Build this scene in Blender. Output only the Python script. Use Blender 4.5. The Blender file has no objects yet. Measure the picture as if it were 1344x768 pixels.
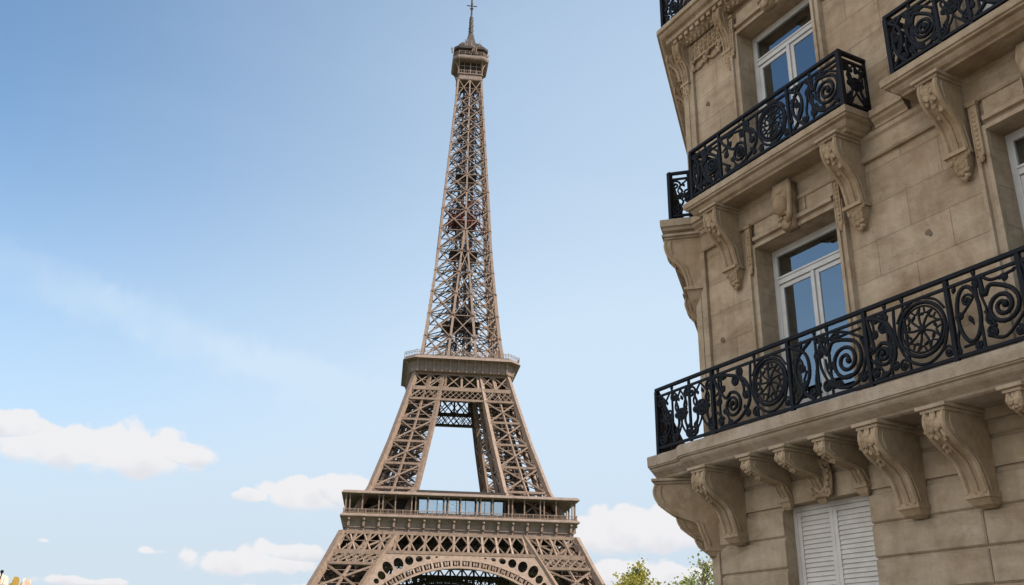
import bpy, bmesh, math, random
from mathutils import Vector, Matrix, Quaternion
rnd = random.Random(7)
R = math.radians
scene = bpy.context.scene
col = scene.collection

# ------------------------------------------------------------------ camera
CAMZ = 1.6
cd = bpy.data.cameras.new('camera'); cam = bpy.data.objects.new('camera', cd); col.objects.link(cam)
cd.sensor_width = 36; cd.lens = 36*1260.36/1344; cd.clip_end = 20000; cd.clip_start = .1
TH, RO = R(21.4946), R(.88422)
cf = Vector((0, math.cos(TH), math.sin(TH))); cu = Vector((0, -math.sin(TH), math.cos(TH))); cr = Vector((1, 0, 0))
r2 = cr*math.cos(RO) + cu*math.sin(RO); u2 = cu*math.cos(RO) - cr*math.sin(RO)
cam.matrix_world = Matrix(((r2.x, u2.x, -cf.x, 0), (r2.y, u2.y, -cf.y, 0), (r2.z, u2.z, -cf.z, CAMZ), (0, 0, 0, 1)))
scene.camera = cam
scene.view_settings.view_transform = 'Standard'; scene.view_settings.look = 'None'
scene.view_settings.gamma = 1; scene.view_settings.use_curve_mapping = False
scene.view_settings.exposure = 0.5
scene.cycles.max_bounces = 6; scene.cycles.diffuse_bounces = 1; scene.cycles.transparent_max_bounces = 8

# ------------------------------------------------------------------ sky
SUN_AZ, SUN_EL = 122, 46          # azimuth clockwise from +Y
world = bpy.data.worlds.new('World'); scene.world = world; world.use_nodes = True
wt = world.node_tree; wt.nodes.clear(); wn, wl = wt.nodes, wt.links
def M(op, a, b=None, c=None, clamp=False, tree=None):
    t = tree or wt
    n = t.nodes.new('ShaderNodeMath'); n.operation = op; n.use_clamp = clamp
    for i, v in enumerate((a, b, c)):
        if v is None: continue
        if isinstance(v, (int, float)): n.inputs[i].default_value = v
        else: t.links.new(v, n.inputs[i])
    return n.outputs[0]
def smooth(x, a, b):
    n = wn.new('ShaderNodeMapRange'); n.interpolation_type = 'SMOOTHSTEP'
    wl.new(x, n.inputs[0]); n.inputs[1].default_value = a; n.inputs[2].default_value = b
    return n.outputs[0]
sky = wn.new('ShaderNodeTexSky'); sky.sky_type = 'NISHITA'; sky.sun_disc = False
sky.sun_elevation = R(SUN_EL); sky.sun_rotation = R(SUN_AZ); sky.altitude = 60
sky.air_density = 1.1; sky.dust_density = 1.6; sky.ozone_density = 2.9
tc = wn.new('ShaderNodeTexCoord'); DIR = tc.outputs['Generated']
sep = wn.new('ShaderNodeSeparateXYZ'); wl.new(DIR, sep.inputs[0])
azi = M('MULTIPLY', M('ARCTAN2', sep.outputs[0], sep.outputs[1]), 57.29578)
ele = M('MULTIPLY', M('ARCSINE', sep.outputs[2]), 57.29578)
def wnoise(scale, detail, rough, vec=DIR, dist=0.0):
    n = wn.new('ShaderNodeTexNoise'); n.inputs['Scale'].default_value = scale; n.inputs['Detail'].default_value = detail
    n.inputs['Roughness'].default_value = rough; n.inputs['Distortion'].default_value = dist
    wl.new(vec, n.inputs['Vector']); return n.outputs[0]
# cumulus banks at infinity: (azimuth, elevation, half width, half height, weight) in degrees
CLOUDS = [(-28.0,11.6,2.6,1.1,1.1),(-25.0,10.6,4.2,1.75,1.1),(-21.8,10.6,4.6,2.1,1.15),(-18.9,10.9,2.4,1.1,1.1),
 (-12.5,9.0,3.4,1.55,1.1),(-9.7,9.4,2.8,1.4,1.1),(-14.6,8.9,1.7,.75,1.1),
 (5.9,7.2,3.4,1.9,1.1),(8.7,7.2,3.0,1.8,1.1),(11.2,7.6,2.2,1.1,1),(14,7,4,1.4,1),
 (-14.6,5.2,4.2,1.35,1),(-13,3.6,6,1.2,.8),(-19.9,5.7,1.2,.42,.8),(-22.6,4.0,3.6,.42,.8),(-25.1,5.95,.75,.26,.5),(-12.4,5.9,2.6,.8,.9),
 (8,5.0,7,1.3,.8),
 # out of the picture; big clouds at left added to light the facade
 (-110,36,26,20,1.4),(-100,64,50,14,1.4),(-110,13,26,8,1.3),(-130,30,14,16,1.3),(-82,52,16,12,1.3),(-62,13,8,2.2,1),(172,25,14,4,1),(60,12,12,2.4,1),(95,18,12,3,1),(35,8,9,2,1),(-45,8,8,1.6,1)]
n1 = wnoise(30, 6, .62); n2 = wnoise(9, 3, .5)
wx = M('MULTIPLY', M('SUBTRACT', n1, .5), 2.0); 
def field():
    best = bdy = None
    for (a, e, w, h, s) in CLOUDS:
        dx = M('MULTIPLY', M('SUBTRACT', azi, a), 1/w)
        dy0 = M('SUBTRACT', ele, e)
        dy = M('ADD', M('MULTIPLY', M('MAXIMUM', dy0, 0), 1/h), M('MULTIPLY', M('MINIMUM', dy0, 0), 1/(h*.66)))
        d = M('SQRT', M('MULTIPLY_ADD', dx, dx, M('MULTIPLY', dy, dy)))
        v = M('MULTIPLY_ADD', d, -s, s)
        if best is None: best, bdy = v, dy
        else:
            sel = M('GREATER_THAN', v, best); best = M('MAXIMUM', best, v)
            bdy = M('MULTIPLY_ADD', sel, M('SUBTRACT', dy, bdy), bdy)
    return best, bdy
f0, grad = field()                                # grad > 0 on the sunlit tops, < 0 on the flat bases
vor = wn.new('ShaderNodeTexVoronoi'); vor.feature = 'F1'; vor.inputs['Scale'].default_value = 34; vor.inputs['Detail'].default_value = 1; vor.inputs['Roughness'].default_value = .55;
wl.new(DIR, vor.inputs['Vector'])
puff = M('SUBTRACT', .55, vor.outputs['Distance'])
dens = M('ADD', f0, M('ADD', M('MULTIPLY', puff, .5), M('ADD', M('MULTIPLY', wx, .40), M('MULTIPLY', M('SUBTRACT', n2, .47), .7))))
edge = wn.new('ShaderNodeMapRange'); wl.new(grad, edge.inputs[0]); edge.inputs[1].default_value = -.5; edge.inputs[2].default_value = .3; edge.inputs[3].default_value = .55; edge.inputs[4].default_value = .20
cm = wn.new('ShaderNodeMapRange'); cm.interpolation_type = 'SMOOTHSTEP'; wl.new(dens, cm.inputs[0]); cm.inputs[1].default_value = .04; wl.new(M('ADD', .04, edge.outputs[0]), cm.inputs[2])
cloud = cm.outputs[0]
body = smooth(M('ADD', M('ADD', grad, M('MULTIPLY', puff, -.9)), M('MULTIPLY', wx, .5)), .35, -.75)
# thin cirrus veil
mp = wn.new('ShaderNodeMapping'); wl.new(DIR, mp.inputs[0]); mp.inputs['Rotation'].default_value = (R(12), R(24), R(20)); mp.inputs['Scale'].default_value = (1.2, 1, 5.5)
cir = smooth(wnoise(2.6, 5, .55, mp.outputs[0], .6), .45, .85)
va, ve = R(15), R(20)
vd = wn.new('ShaderNodeVectorMath'); vd.operation = 'DOT_PRODUCT'; wl.new(DIR, vd.inputs[0]); vd.inputs[1].default_value = (math.sin(va)*math.cos(ve), math.cos(va)*math.cos(ve), math.sin(ve))
veil = M('MULTIPLY', smooth(M('MULTIPLY', M('ARCCOSINE', vd.outputs['Value']), 57.29578), 49, 6), .68)   # thin high cloud spread over the right half
# one long faint wisp sloping down to the right
sl = M('ADD', M('SUBTRACT', ele, 18.0), M('MULTIPLY', M('ADD', azi, 21.5), .235))
streak = M('MULTIPLY', M('MULTIPLY', smooth(M('ABSOLUTE', M('ADD', sl, M('MULTIPLY', wx, 1.6))), 1.9, .1), M('MULTIPLY', smooth(azi, -40, -27), smooth(azi, -4, -14))), M('MULTIPLY', smooth(n2, .15, .7), .40))
lowhaze = smooth(ele, 30, 5)
bg_sky = wn.new('ShaderNodeBackground'); bg_sky.inputs[1].default_value = .143
# paler, warmer air towards the horizon
mixh = wn.new('ShaderNodeMix'); mixh.data_type = 'RGBA'
wl.new(M('MINIMUM', M('ADD', M('ADD', M('MULTIPLY', lowhaze, .66), veil), M('ADD', M('MULTIPLY', cir, .03), streak)), .9), mixh.inputs['Factor'])
tn = wn.new('ShaderNodeMix'); tn.data_type = 'RGBA'; tn.blend_type = 'MULTIPLY'; tn.inputs['Factor'].default_value = 1; tn.inputs['B'].default_value = (.91, 1.02, 1.0, 1); wl.new(sky.outputs[0], tn.inputs['A'])
wl.new(tn.outputs['Result'], mixh.inputs['A']); mixh.inputs['B'].default_value = (3.32, 4.02, 4.72, 1)
cc = wn.new('ShaderNodeMix'); cc.data_type = 'RGBA'; wl.new(body, cc.inputs['Factor'])
cc.inputs['A'].default_value = (.625, .62, .63, 1); cc.inputs['B'].default_value = (.545, .545, .575, 1)
hz = wn.new('ShaderNodeMix'); hz.data_type = 'RGBA'; wl.new(M('MULTIPLY', smooth(ele, 15, 4), .8), hz.inputs['Factor'])
wl.new(mixh.outputs['Result'], hz.inputs['A']); hz.inputs['B'].default_value = (3.15, 3.62, 4.08, 1); wl.new(hz.outputs['Result'], bg_sky.inputs[0])
bg_c = wn.new('ShaderNodeBackground'); wl.new(cc.outputs['Result'], bg_c.inputs[0]); wl.new(M('ADD', 1.0, M('MULTIPLY', smooth(azi, -78, -96), 2.3)), bg_c.inputs[1])  # clouds out of view at left made brighter to light the facade
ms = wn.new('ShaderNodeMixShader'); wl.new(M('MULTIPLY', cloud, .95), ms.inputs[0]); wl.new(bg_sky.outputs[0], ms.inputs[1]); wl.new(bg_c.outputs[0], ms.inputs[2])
wo = wn.new('ShaderNodeOutputWorld'); wl.new(ms.outputs[0], wo.inputs[0])
sd = bpy.data.lights.new('sun', 'SUN'); sd.energy = 4.7; sd.angle = R(.5); sd.color = (1, .93, .82)
sun = bpy.data.objects.new('sun', sd); col.objects.link(sun)
sv = Vector((math.sin(R(SUN_AZ))*math.cos(R(SUN_EL)), math.cos(R(SUN_AZ))*math.cos(R(SUN_EL)), math.sin(R(SUN_EL))))
sun.rotation_euler = sv.to_track_quat('Z', 'Y').to_euler(); sun.location = (60, -60, 90)

# ------------------------------------------------------------------ materials
def mat(name): 
    m = bpy.data.materials.new(name); m.use_nodes = True
    return m, m.node_tree, m.node_tree.nodes['Principled BSDF']
def tex(t, kind, scale, detail=4, rough=.55, vec=None, dist=0):
    n = t.nodes.new('ShaderNodeTexNoise'); n.inputs['Scale'].default_value = scale
    n.inputs['Detail'].default_value = detail; n.inputs['Roughness'].default_value = rough; n.inputs['Distortion'].default_value = dist
    if vec is not None: t.links.new(vec, n.inputs['Vector'])
    return n.outputs[0]
def ramp(t, x, stops):
    n = t.nodes.new('ShaderNodeValToRGB'); t.links.new(x, n.inputs[0]); e = n.color_ramp.elements
    while len(e) < len(stops): e.new(.5)
    for el, (p, c) in zip(e, stops): el.position = p; el.color = (*c, 1)
    return n.outputs[0]
def mixc(t, f, a, b, mode='MIX'):
    n = t.nodes.new('ShaderNodeMix'); n.data_type = 'RGBA'; n.blend_type = mode
    for k, v in (('Factor', f), ('A', a), ('B', b)):
        s = n.inputs[k]
        if isinstance(v, (int, float)): s.default_value = v
        elif isinstance(v, tuple): s.default_value = (*v, 1)
        else: t.links.new(v, s)
    return n.outputs['Result']
def bump(t, b, h, strength, dist):
    n = t.nodes.new('ShaderNodeBump'); n.inputs['Strength'].default_value = strength; n.inputs['Distance'].default_value = dist
    t.links.new(h, n.inputs['Height']); t.links.new(n.outputs[0], b.inputs['Normal'])
def objco(t):
    return t.nodes.new('ShaderNodeTexCoord').outputs['Object']

def stone(name, tint=(1, 1, 1), joints=False):
    m, t, b = mat(name); co = objco(t)
    base = ramp(t, tex(t, 0, 1.5, 8, .66, co, .5), [(.26, (.34*tint[0], .233*tint[1], .138*tint[2])), (.50, (.465*tint[0], .345*tint[1], .222*tint[2])), (.74, (.565*tint[0], .440*tint[1], .308*tint[2]))])
    mp = t.nodes.new('ShaderNodeMapping'); t.links.new(co, mp.inputs[0]); mp.inputs['Scale'].default_value = (2.6, 2.6, .45)
    streak = ramp(t, tex(t, 0, 2.2, 5, .6, mp.outputs[0]), [(.42, (1, 1, 1)), (.75, (.70, .66, .62))])
    c = mixc(t, .7, base, streak, 'MULTIPLY')
    blot = ramp(t, tex(t, 0, 5.5, 5, .7, co), [(.56, (1, 1, 1)), (.76, (.60, .53, .47))])
    c = mixc(t, .7, c, blot, 'MULTIPLY')
    mp2 = t.nodes.new('ShaderNodeMapping'); t.links.new(co, mp2.inputs[0]); mp2.inputs['Scale'].default_value = (.55, 1.2, 1.5); mp2.inputs['Location'].default_value = (3.1, 0, 5.7)
    wash = ramp(t, tex(t, 0, 1.9, 7, .7, mp2.outputs[0], .7), [(.34, (.74, .66, .58)), (.50, (1, .98, .95)), (.68, (1.16, 1.12, 1.08))])
    c = mixc(t, .8, c, wash, 'MULTIPLY')
    pit = ramp(t, tex(t, 0, 26, 4, .75, co), [(.62, (1, 1, 1)), (.74, (.55, .48, .42))])
    c = mixc(t, .5, c, pit, 'MULTIPLY')
    grain = tex(t, 0, 60, 3, .7, co)
    c = mixc(t, .25, c, ramp(t, grain, [(.3, (.7, .7, .7)), (.7, (1.15, 1.15, 1.15))]), 'MULTIPLY')
    h = M('ADD', M('MULTIPLY', grain, .25, tree=t), M('MULTIPLY', tex(t, 0, 9, 5, .65, co), .8, tree=t), tree=t)
    if joints:
        s = t.nodes.new('ShaderNodeSeparateXYZ'); t.links.new(co, s.inputs[0])
        cb = t.nodes.new('ShaderNodeCombineXYZ'); t.links.new(s.outputs[0], cb.inputs[0]); t.links.new(s.outputs[2], cb.inputs[1])
        br = t.nodes.new('ShaderNodeTexBrick'); t.links.new(cb.outputs[0], br.inputs['Vector'])
        br.inputs['Scale'].default_value = 1; br.inputs['Brick Width'].default_value = 1.05; br.inputs['Row Height'].default_value = .47
        br.inputs['Mortar Size'].default_value = .005; br.inputs['Mortar Smooth'].default_value = .4; br.inputs['Bias'].default_value = -.2
        br.inputs['Color1'].default_value = (1.08, 1.05, 1.02, 1); br.inputs['Color2'].default_value = (.76, .73, .70, 1); br.inputs['Mortar'].default_value = (.55, .50, .45, 1)
        c = mixc(t, .62, c, br.outputs['Color'], 'MULTIPLY')
        h = M('SUBTRACT', h, M('MULTIPLY', br.outputs['Fac'], .5, tree=t), tree=t)
    t.links.new(c, b.inputs['Base Color']); b.inputs['Roughness'].default_value = .9; b.inputs['Specular IOR Level'].default_value = .25
    bump(t, b, h, .8, .022)
    return m
STONE = stone('limestone'); STONE_J = stone('limestone_ashlar', joints=True)
STONE_C = stone('carved_limestone', (.98, .93, .86)); STONE_D = stone('dark_stone', (.42, .40, .38)); STONE_L = stone('pale_ledge_stone', (1.0, 1.03, 1.12))
def simple(name, c, rough=.6, metal=0, var=.15, scale=3, bmp=0):
    m, t, b = mat(name); co = objco(t)
    n = tex(t, 0, scale, 5, .6, co)
    t.links.new(ramp(t, n, [(.25, tuple(x*(1-var) for x in c)), (.75, tuple(x*(1+var) for x in c))]), b.inputs['Base Color'])
    b.inputs['Roughness'].default_value = rough; b.inputs['Metallic'].default_value = metal
    if bmp: bump(t, b, n, .4, bmp)
    return m
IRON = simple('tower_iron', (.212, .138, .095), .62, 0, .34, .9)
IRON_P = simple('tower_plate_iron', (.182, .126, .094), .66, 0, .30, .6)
IRON_D = simple('tower_iron_shaded', (.036, .024, .018), .7, 0, .3, .6)  # darker copy of the tower iron, with the inside shade in its colour
NET = simple('red_safety_netting', (.16, .026, .02), .8, 0, .3, .5)
RAIL = simple('black_painted_iron', (.0068, .0066, .0078), .55, 0, .3, 8)
RAIL.node_tree.nodes['Principled BSDF'].inputs['Specular IOR Level'].default_value = .2
WHITE = simple('white_painted_wood', (.62, .57, .50), .5, 0, .12, 5)
SHUT = simple('white_shutter_paint', (.68, .59, .48), .55, 0, .14, 4)
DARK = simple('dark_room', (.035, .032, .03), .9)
CURT = simple('pale_net_curtain', (.66, .66, .65), .9, 0, .1, 2)
ASPH = simple('asphalt', (.05, .05, .052), .9, 0, .2, 2, .01)
SETT = simple('granite_setts', (.13, .12, .11), .9, 0, .2, 2, .01)
PAVE = simple('paving_stone', (.24, .22, .19), .85, 0, .12, 2)
GRND = simple('gravel_ground', (.17, .145, .11), .95, 0, .15, .5)
LAWN = simple('lawn', (.06, .10, .03), .95, 0, .25, .6)
LINE = simple('road_paint', (.75, .75, .72), .7)
ZINC = simple('zinc_roof', (.22, .25, .28), .5, .3)
BARK = simple('bark', (.16, .12, .085), .9, 0, .3, 3)
GOLD = simple('gilded_wood', (.55, .33, .06), .35, .6)
CREAM = simple('cream_painted_board', (.56, .49, .38), .5)
PINK = simple('faded_rose_paint', (.55, .30, .22), .6)
def leafmat(name, a, b_):
    m, t, b = mat(name); co = objco(t)
    g = t.nodes.new('ShaderNodeNewGeometry')
    c = ramp(t, g.outputs['Random Per Island'], [(0, a), (1, b_)])
    t.links.new(c, b.inputs['Base Color']); b.inputs['Roughness'].default_value = .55
    tr = t.nodes.new('ShaderNodeBsdfTranslucent'); t.links.new(c, tr.inputs[0])
    mx = t.nodes.new('ShaderNodeMixShader'); mx.inputs[0].default_value = .4
    out = t.nodes['Material Output']
    t.links.new(b.outputs[0], mx.inputs[1]); t.links.new(tr.outputs[0], mx.inputs[2]); t.links.new(mx.outputs[0], out.inputs[0])
    return m
LEAF1 = leafmat('yellowing_leaves', (.19, .20, .03), (.42, .35, .05))
LEAF2 = leafmat('green_leaves', (.10, .16, .03), (.30, .30, .05))
LEAF3 = leafmat('olive_leaves', (.13, .17, .035), (.34, .32, .06))
def glass(name, refl, tint=(.78, .84, .9)):
    m, t, b = mat(name); t.nodes.remove(b); co = objco(t)
    gl = t.nodes.new('ShaderNodeBsdfGlossy'); gl.inputs['Roughness'].default_value = .02; gl.inputs['Color'].default_value = (.88, .95, 1.0, 1)
    tr = t.nodes.new('ShaderNodeBsdfTransparent'); tr.inputs[0].default_value = (*tint, 1)
    fr = t.nodes.new('ShaderNodeFresnel'); fr.inputs[0].default_value = refl
    bp = t.nodes.new('ShaderNodeBump'); bp.inputs['Strength'].default_value = .12; bp.inputs['Distance'].default_value = .02
    t.links.new(tex(t, 0, 1.5, 1, .5, co), bp.inputs['Height']); t.links.new(bp.outputs[0], gl.inputs['Normal'])
    mx = t.nodes.new('ShaderNodeMixShader'); t.links.new(fr.outputs[0], mx.inputs[0])
    t.links.new(tr.outputs[0], mx.inputs[1]); t.links.new(gl.outputs[0], mx.inputs[2]); t.links.new(mx.outputs[0], t.nodes['Material Output'].inputs[0])
    return m
GLASS = glass('window_glass', 3.6); GLASS_T = glass('tower_window_glass', 6.0)

# ------------------------------------------------------------------ helpers
class MB:
    def __init__(s): s.v = []; s.f = []
    def add(s, vs, fs):
        o = len(s.v); s.v += [tuple(v) for v in vs]; s.f += [tuple(i+o for i in f) for f in fs]
    def box(s, x0, x1, y0, y1, z0, z1):
        s.add([(x0,y0,z0),(x1,y0,z0),(x1,y1,z0),(x0,y1,z0),(x0,y0,z1),(x1,y0,z1),(x1,y1,z1),(x0,y1,z1)],
              [(3,2,1,0),(4,5,6,7),(0,1,5,4),(1,2,6,5),(2,3,7,6),(3,0,4,7)])
    def beam(s, a, b, w, h=None, up=(0,0,1)):
        a = Vector(a); b = Vector(b); d = b-a
        if d.length < 1e-6: return
        d.normalize(); h = h or w; up = Vector(up)
        if abs(d.dot(up)) > .97: up = Vector((0,1,0)) if abs(d.y) < .9 else Vector((1,0,0))
        x = d.cross(up).normalized()*w/2; y = x.cross(d).normalized()*h/2
        vs = [a-x-y, a+x-y, a+x+y, a-x+y, b-x-y, b+x-y, b+x+y, b-x+y]
        s.add(vs, [(3,2,1,0),(4,5,6,7),(0,1,5,4),(1,2,6,5),(2,3,7,6),(3,0,4,7)])
    def tube(s, pts, r, n=6, r_end=None, closed=False, ry=None):
        pts = [Vector(p) for p in pts]; N = len(pts); base = len(s.v); prev = None
        for i, p in enumerate(pts):
            if closed: d = pts[(i+1) % N]-pts[i-1]
            else: d = pts[min(i+1, N-1)]-pts[max(i-1, 0)]
            d.normalize()
            if prev is None:
                up = Vector((0,0,1)) if abs(d.z) < .9 else Vector((1,0,0)); x = d.cross(up).normalized()
            else:
                x = prev-d*prev.dot(d); x.normalize()
            prev = x; y = d.cross(x)
            rr = r if r_end is None else r+(r_end-r)*i/(N-1)
            for k in range(n):
                a = 2*math.pi*(k+.5)/n; s.v.append(tuple(p+x*rr*math.cos(a)+y*rr*math.sin(a)))
        rng = N if closed else N-1
        for i in range(rng):
            j = (i+1) % N
            for k in range(n):
                k2 = (k+1) % n
                s.f.append((base+i*n+k, base+i*n+k2, base+j*n+k2, base+j*n+k))
        if not closed:
            s.f.append(tuple(base+k for k in reversed(range(n)))); s.f.append(tuple(base+(N-1)*n+k for k in range(n)))
    def ball(s, c, rx, ry=None, rz=None, nu=8, nv=6, rot=None):
        ry = ry or rx; rz = rz or rx; vs = []; fs = []; c = Vector(c)
        for j in range(nv+1):
            th = math.pi*j/nv
            for i in range(nu):
                ph = 2*math.pi*i/nu
                p = Vector((rx*math.sin(th)*math.cos(ph), ry*math.sin(th)*math.sin(ph), rz*math.cos(th)))
                if rot: p = rot @ p
                vs.append(c+p)
        for j in range(nv):
            for i in range(nu):
                fs.append((j*nu+i, (j+1)*nu+i, (j+1)*nu+(i+1) % nu, j*nu+(i+1) % nu))
        s.add(vs, fs)
    def lathe(s, prof, c=(0,0), n=24):
        base = len(s.v)
        for (r, z) in prof:
            for k in range(n):
                a = 2*math.pi*k/n; s.v.append((c[0]+r*math.cos(a), c[1]+r*math.sin(a), z))
        for i in range(len(prof)-1):
            for k in range(n):
                k2 = (k+1) % n; s.f.append((base+i*n+k, base+i*n+k2, base+(i+1)*n+k2, base+(i+1)*n+k))
    def loft(s, rings, cap=True):
        base = len(s.v); n = len(rings[0])
        for r in rings: s.v += [tuple(p) for p in r]
        for i in range(len(rings)-1):
            for k in range(n):
                k2 = (k+1) % n; s.f.append((base+i*n+k, base+i*n+k2, base+(i+1)*n+k2, base+(i+1)*n+k))
        if cap:
            s.f.append(tuple(base+k for k in reversed(range(n)))); s.f.append(tuple(base+(len(rings)-1)*n+k for k in range(n)))
    def sweep(s, path, prof):
        """profile [(outward offset, z)] (closed loop) swept along a plan path of 2-D points, outward = left-hand of U x z"""
        P = [Vector(p) for p in path]; rings = []
        for i, p in enumerate(P):
            def nrm(a, b):
                d = (b-a).normalized(); return Vector((-d.y, d.x))
            if i == 0: m = nrm(P[0], P[1]); sc = 1
            elif i == len(P)-1: m = nrm(P[-2], P[-1]); sc = 1
            else:
                a = nrm(P[i-1], P[i]); b = nrm(P[i], P[i+1]); m = (a+b).normalized(); sc = 1/max(.3, m.dot(a))
            rings.append([(p.x+m.x*o*sc, p.y+m.y*o*sc, z) for (o, z) in prof])
        s.loft(rings)
    def prism(s, poly, fn, a, b):
        n = len(poly); s.loft([[fn(p, a) for p in poly], [fn(p, b) for p in poly]])
    def build(s, name, m, parent=None, smooth=False, flip=False, bevel=0):
        me = bpy.data.meshes.new(name)
        vs = [(x, -y, z) for (x, y, z) in s.v] if flip else s.v
        me.from_pydata(vs, [], s.f); me.validate()
        bm = bmesh.new(); bm.from_mesh(me); bmesh.ops.recalc_face_normals(bm, faces=bm.faces)
        if bevel:
            es = [e for e in bm.edges if len(e.link_faces) == 2 and e.calc_face_angle(0) > .6]
            bmesh.ops.bevel(bm, geom=es, offset=bevel, segments=2, profile=.6, affect='EDGES', clamp_overlap=True)
        bm.to_mesh(me); bm.free()
        if smooth:
            for p in me.polygons: p.use_smooth = True
        me.materials.append(m)
        o = bpy.data.objects.new(name, me); col.objects.link(o)
        if parent: o.parent = parent
        return o
def empty(name, loc, rz=0):
    o = bpy.data.objects.new(name, None); col.objects.link(o); o.location = loc; o.rotation_euler = (0, 0, rz); return o
def tag(o, label=None, cat=None, group=None, kind=None):
    if label: o['label'] = label
    if cat: o['category'] = cat
    if group: o['group'] = group
    if kind: o['kind'] = kind
    return o
def copy_obj(o, parent=None, loc=None, rz=None):
    c = o.copy(); col.objects.link(c); c.parent = parent
    if loc is not None: c.location = loc
    if rz is not None: c.rotation_euler = (0, 0, rz)
    for ch in list(o.children): copy_obj(ch, c)
    return c
def lerp(tab, z):
    if z <= tab[0][0]: return tab[0][1]
    for (a, x), (b, y) in zip(tab, tab[1:]):
        if z <= b: return x+(y-x)*(z-a)/(b-a)
    return tab[-1][1]

# ------------------------------------------------------------------ ground
AZB = R(-28.128); W = 9.0
U = Vector((-math.sin(AZB), -math.cos(AZB), 0)); NV = Vector((-math.cos(AZB), math.sin(AZB), 0))
B0 = -NV*W; BROT = math.atan2(U.y, U.x)
def bw(u, v, z=0): return B0+U*u+NV*v+Vector((0, 0, z))
g = MB(); g.add([(-6000,-6000,-.02),(6000,-6000,-.02),(6000,6000,-.02),(-6000,6000,-.02)], [(0,1,2,3)])
tag(g.build('ground', GRND), kind='structure')
g = MB(); g.add([(-260,150,-.008),(200,150,-.008),(200,640,-.008),(-260,640,-.008)], [(0,1,2,3)])
tag(g.build('lawn_ground', LAWN), kind='structure')
g = MB(); g.add([bw(-90,3.2,0), bw(60,3.2,0), bw(60,14.5,0), bw(-90,14.5,0)], [(0,1,2,3)])
tag(g.build('road', SETT), kind='structure')
g = MB()
for k in range(24): g.add([bw(-80+k*6,8.0,.004), bw(-77+k*6,8.0,.004), bw(-77+k*6,8.12,.004), bw(-80+k*6,8.12,.004)], [(0,1,2,3)])
tag(g.build('road_marking', LINE), kind='structure')
for nm, a, b in (('pavement', -.6, 3.2), ('pavement', 14.5, 19)):
    g = MB(); q = [bw(-90, a), bw(60, a), bw(60, b), bw(-90, b)]
    g.loft([[(p.x, p.y, -.02) for p in q], [(p.x, p.y, .12) for p in q]])
    tag(g.build(nm, PAVE), kind='structure')
# ------------------------------------------------------------------ lattice tower
TZ = 1.6; TD = 360; TAX = R(-3.23); TPH = R(7.2)
tower = empty('lattice_tower', (TD*math.sin(TAX), TD*math.cos(TAX), 0), TPH)
tag(tower, 'tall brown wrought iron lattice tower with arched legs, two platforms and a mast', 'tower')
OUT = [(-1.6,61),(10,53.6),(25,45.2),(40.8,38.2),(56,30.6),(75,24.4),(99,17.6),(108,15.4),(120,13.7),(155,10.4),(189,8.3),(215,6.5),(238,5.0)]
INN = [(-1.6,42),(25,30.2),(40,21),(56,15.3),(80,10.4),(99,7.1),(108,5.8)]
o_ = lambda z: lerp(OUT, z)
i_ = lambda z: lerp(INN, z)
def fp(x, off, z): return (x, -off, z+TZ)
def lat(m, pa, pb, pc, pd, w, n=1, cross=True):
    """X bracing between rails pa-pb (left, bottom to top) and pc-pd (right)"""
    pa, pb, pc, pd = map(Vector, (pa, pb, pc, pd))
    for k in range(n):
        a0 = pa.lerp(pb, k/n); a1 = pa.lerp(pb, (k+1)/n); c0 = pc.lerp(pd, k/n); c1 = pc.lerp(pd, (k+1)/n)
        m.beam(a0, c1, w, w*.6); m.beam(c0, a1, w, w*.6)
def leg_mesh(zs, cw_o, cw_i, xw, extra):
    m = MB(); q = {'oo': lambda z: (-o_(z), -o_(z), z+TZ), 'oi': lambda z: (-o_(z), -i_(z), z+TZ), 'io': lambda z: (-i_(z), -o_(z), z+TZ), 'ii': lambda z: (-i_(z), -i_(z), z+TZ)}
    for a, b in zip(zs, zs[1:]):
        for k, f in q.items(): m.beam(f(a), Vector(f(b))+(Vector(f(b))-Vector(f(a)))*.01, cw_o if k == 'oo' else cw_i)
        for p, s in (('oo', 'io'), ('oo', 'oi'), ('io', 'ii'), ('oi', 'ii')):
            fa, fb = q[p], q[s]
            lat(m, fa(a), fa(b), fb(a), fb(b), xw)
            m.beam(fa(b), fb(b), xw*.9)
            if extra:
                # gusset plates at the crossing and laced secondary members
                A = (Vector(fa(a))+Vector(fa(b))+Vector(fb(a))+Vector(fb(b)))/4
                m.ball(A, xw*.85, xw*.85, xw*.85, 5, 4)
                # middle chord and short ties of the laced panel
                m.beam((Vector(fa(a))+Vector(fb(a)))/2, (Vector(fa(b))+Vector(fb(b)))/2, xw*.75)
                for t in (.25, .75):
                    pl = Vector(fa(a)).lerp(Vector(fa(b)), t); pr_ = Vector(fb(a)).lerp(Vector(fb(b)), t)
                    m.beam(pl, pr_, xw*.22)
        for s, t in (('oo', 'ii'), ('oi', 'io')):
            m.beam(q[s](b), q[t](b), xw*.5); m.beam(q[s](a), q[t](b), xw*.4)
    return m
lz = [-1.6, 6.5, 14.5, 22.6, 30.6, 40.8]
leg0 = leg_mesh(lz, 2.1, 1.9, 1.0, True).build('lower_leg', IRON, tower)
for k in (1, 2, 3): copy_obj(leg0, tower, rz=k*math.pi/2)
pm = MB(); pm.loft([[(-65,-65,0),(-38,-65,0),(-38,-38,0),(-65,-38,0)], [(-64,-64,2.2),(-39.5,-64,2.2),(-39.5,-39.5,2.2),(-64,-39.5,2.2)]])
pm0 = pm.build('masonry_pier', PAVE, tower)
for k in (1, 2, 3): copy_obj(pm0, tower, rz=k*math.pi/2)
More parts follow.
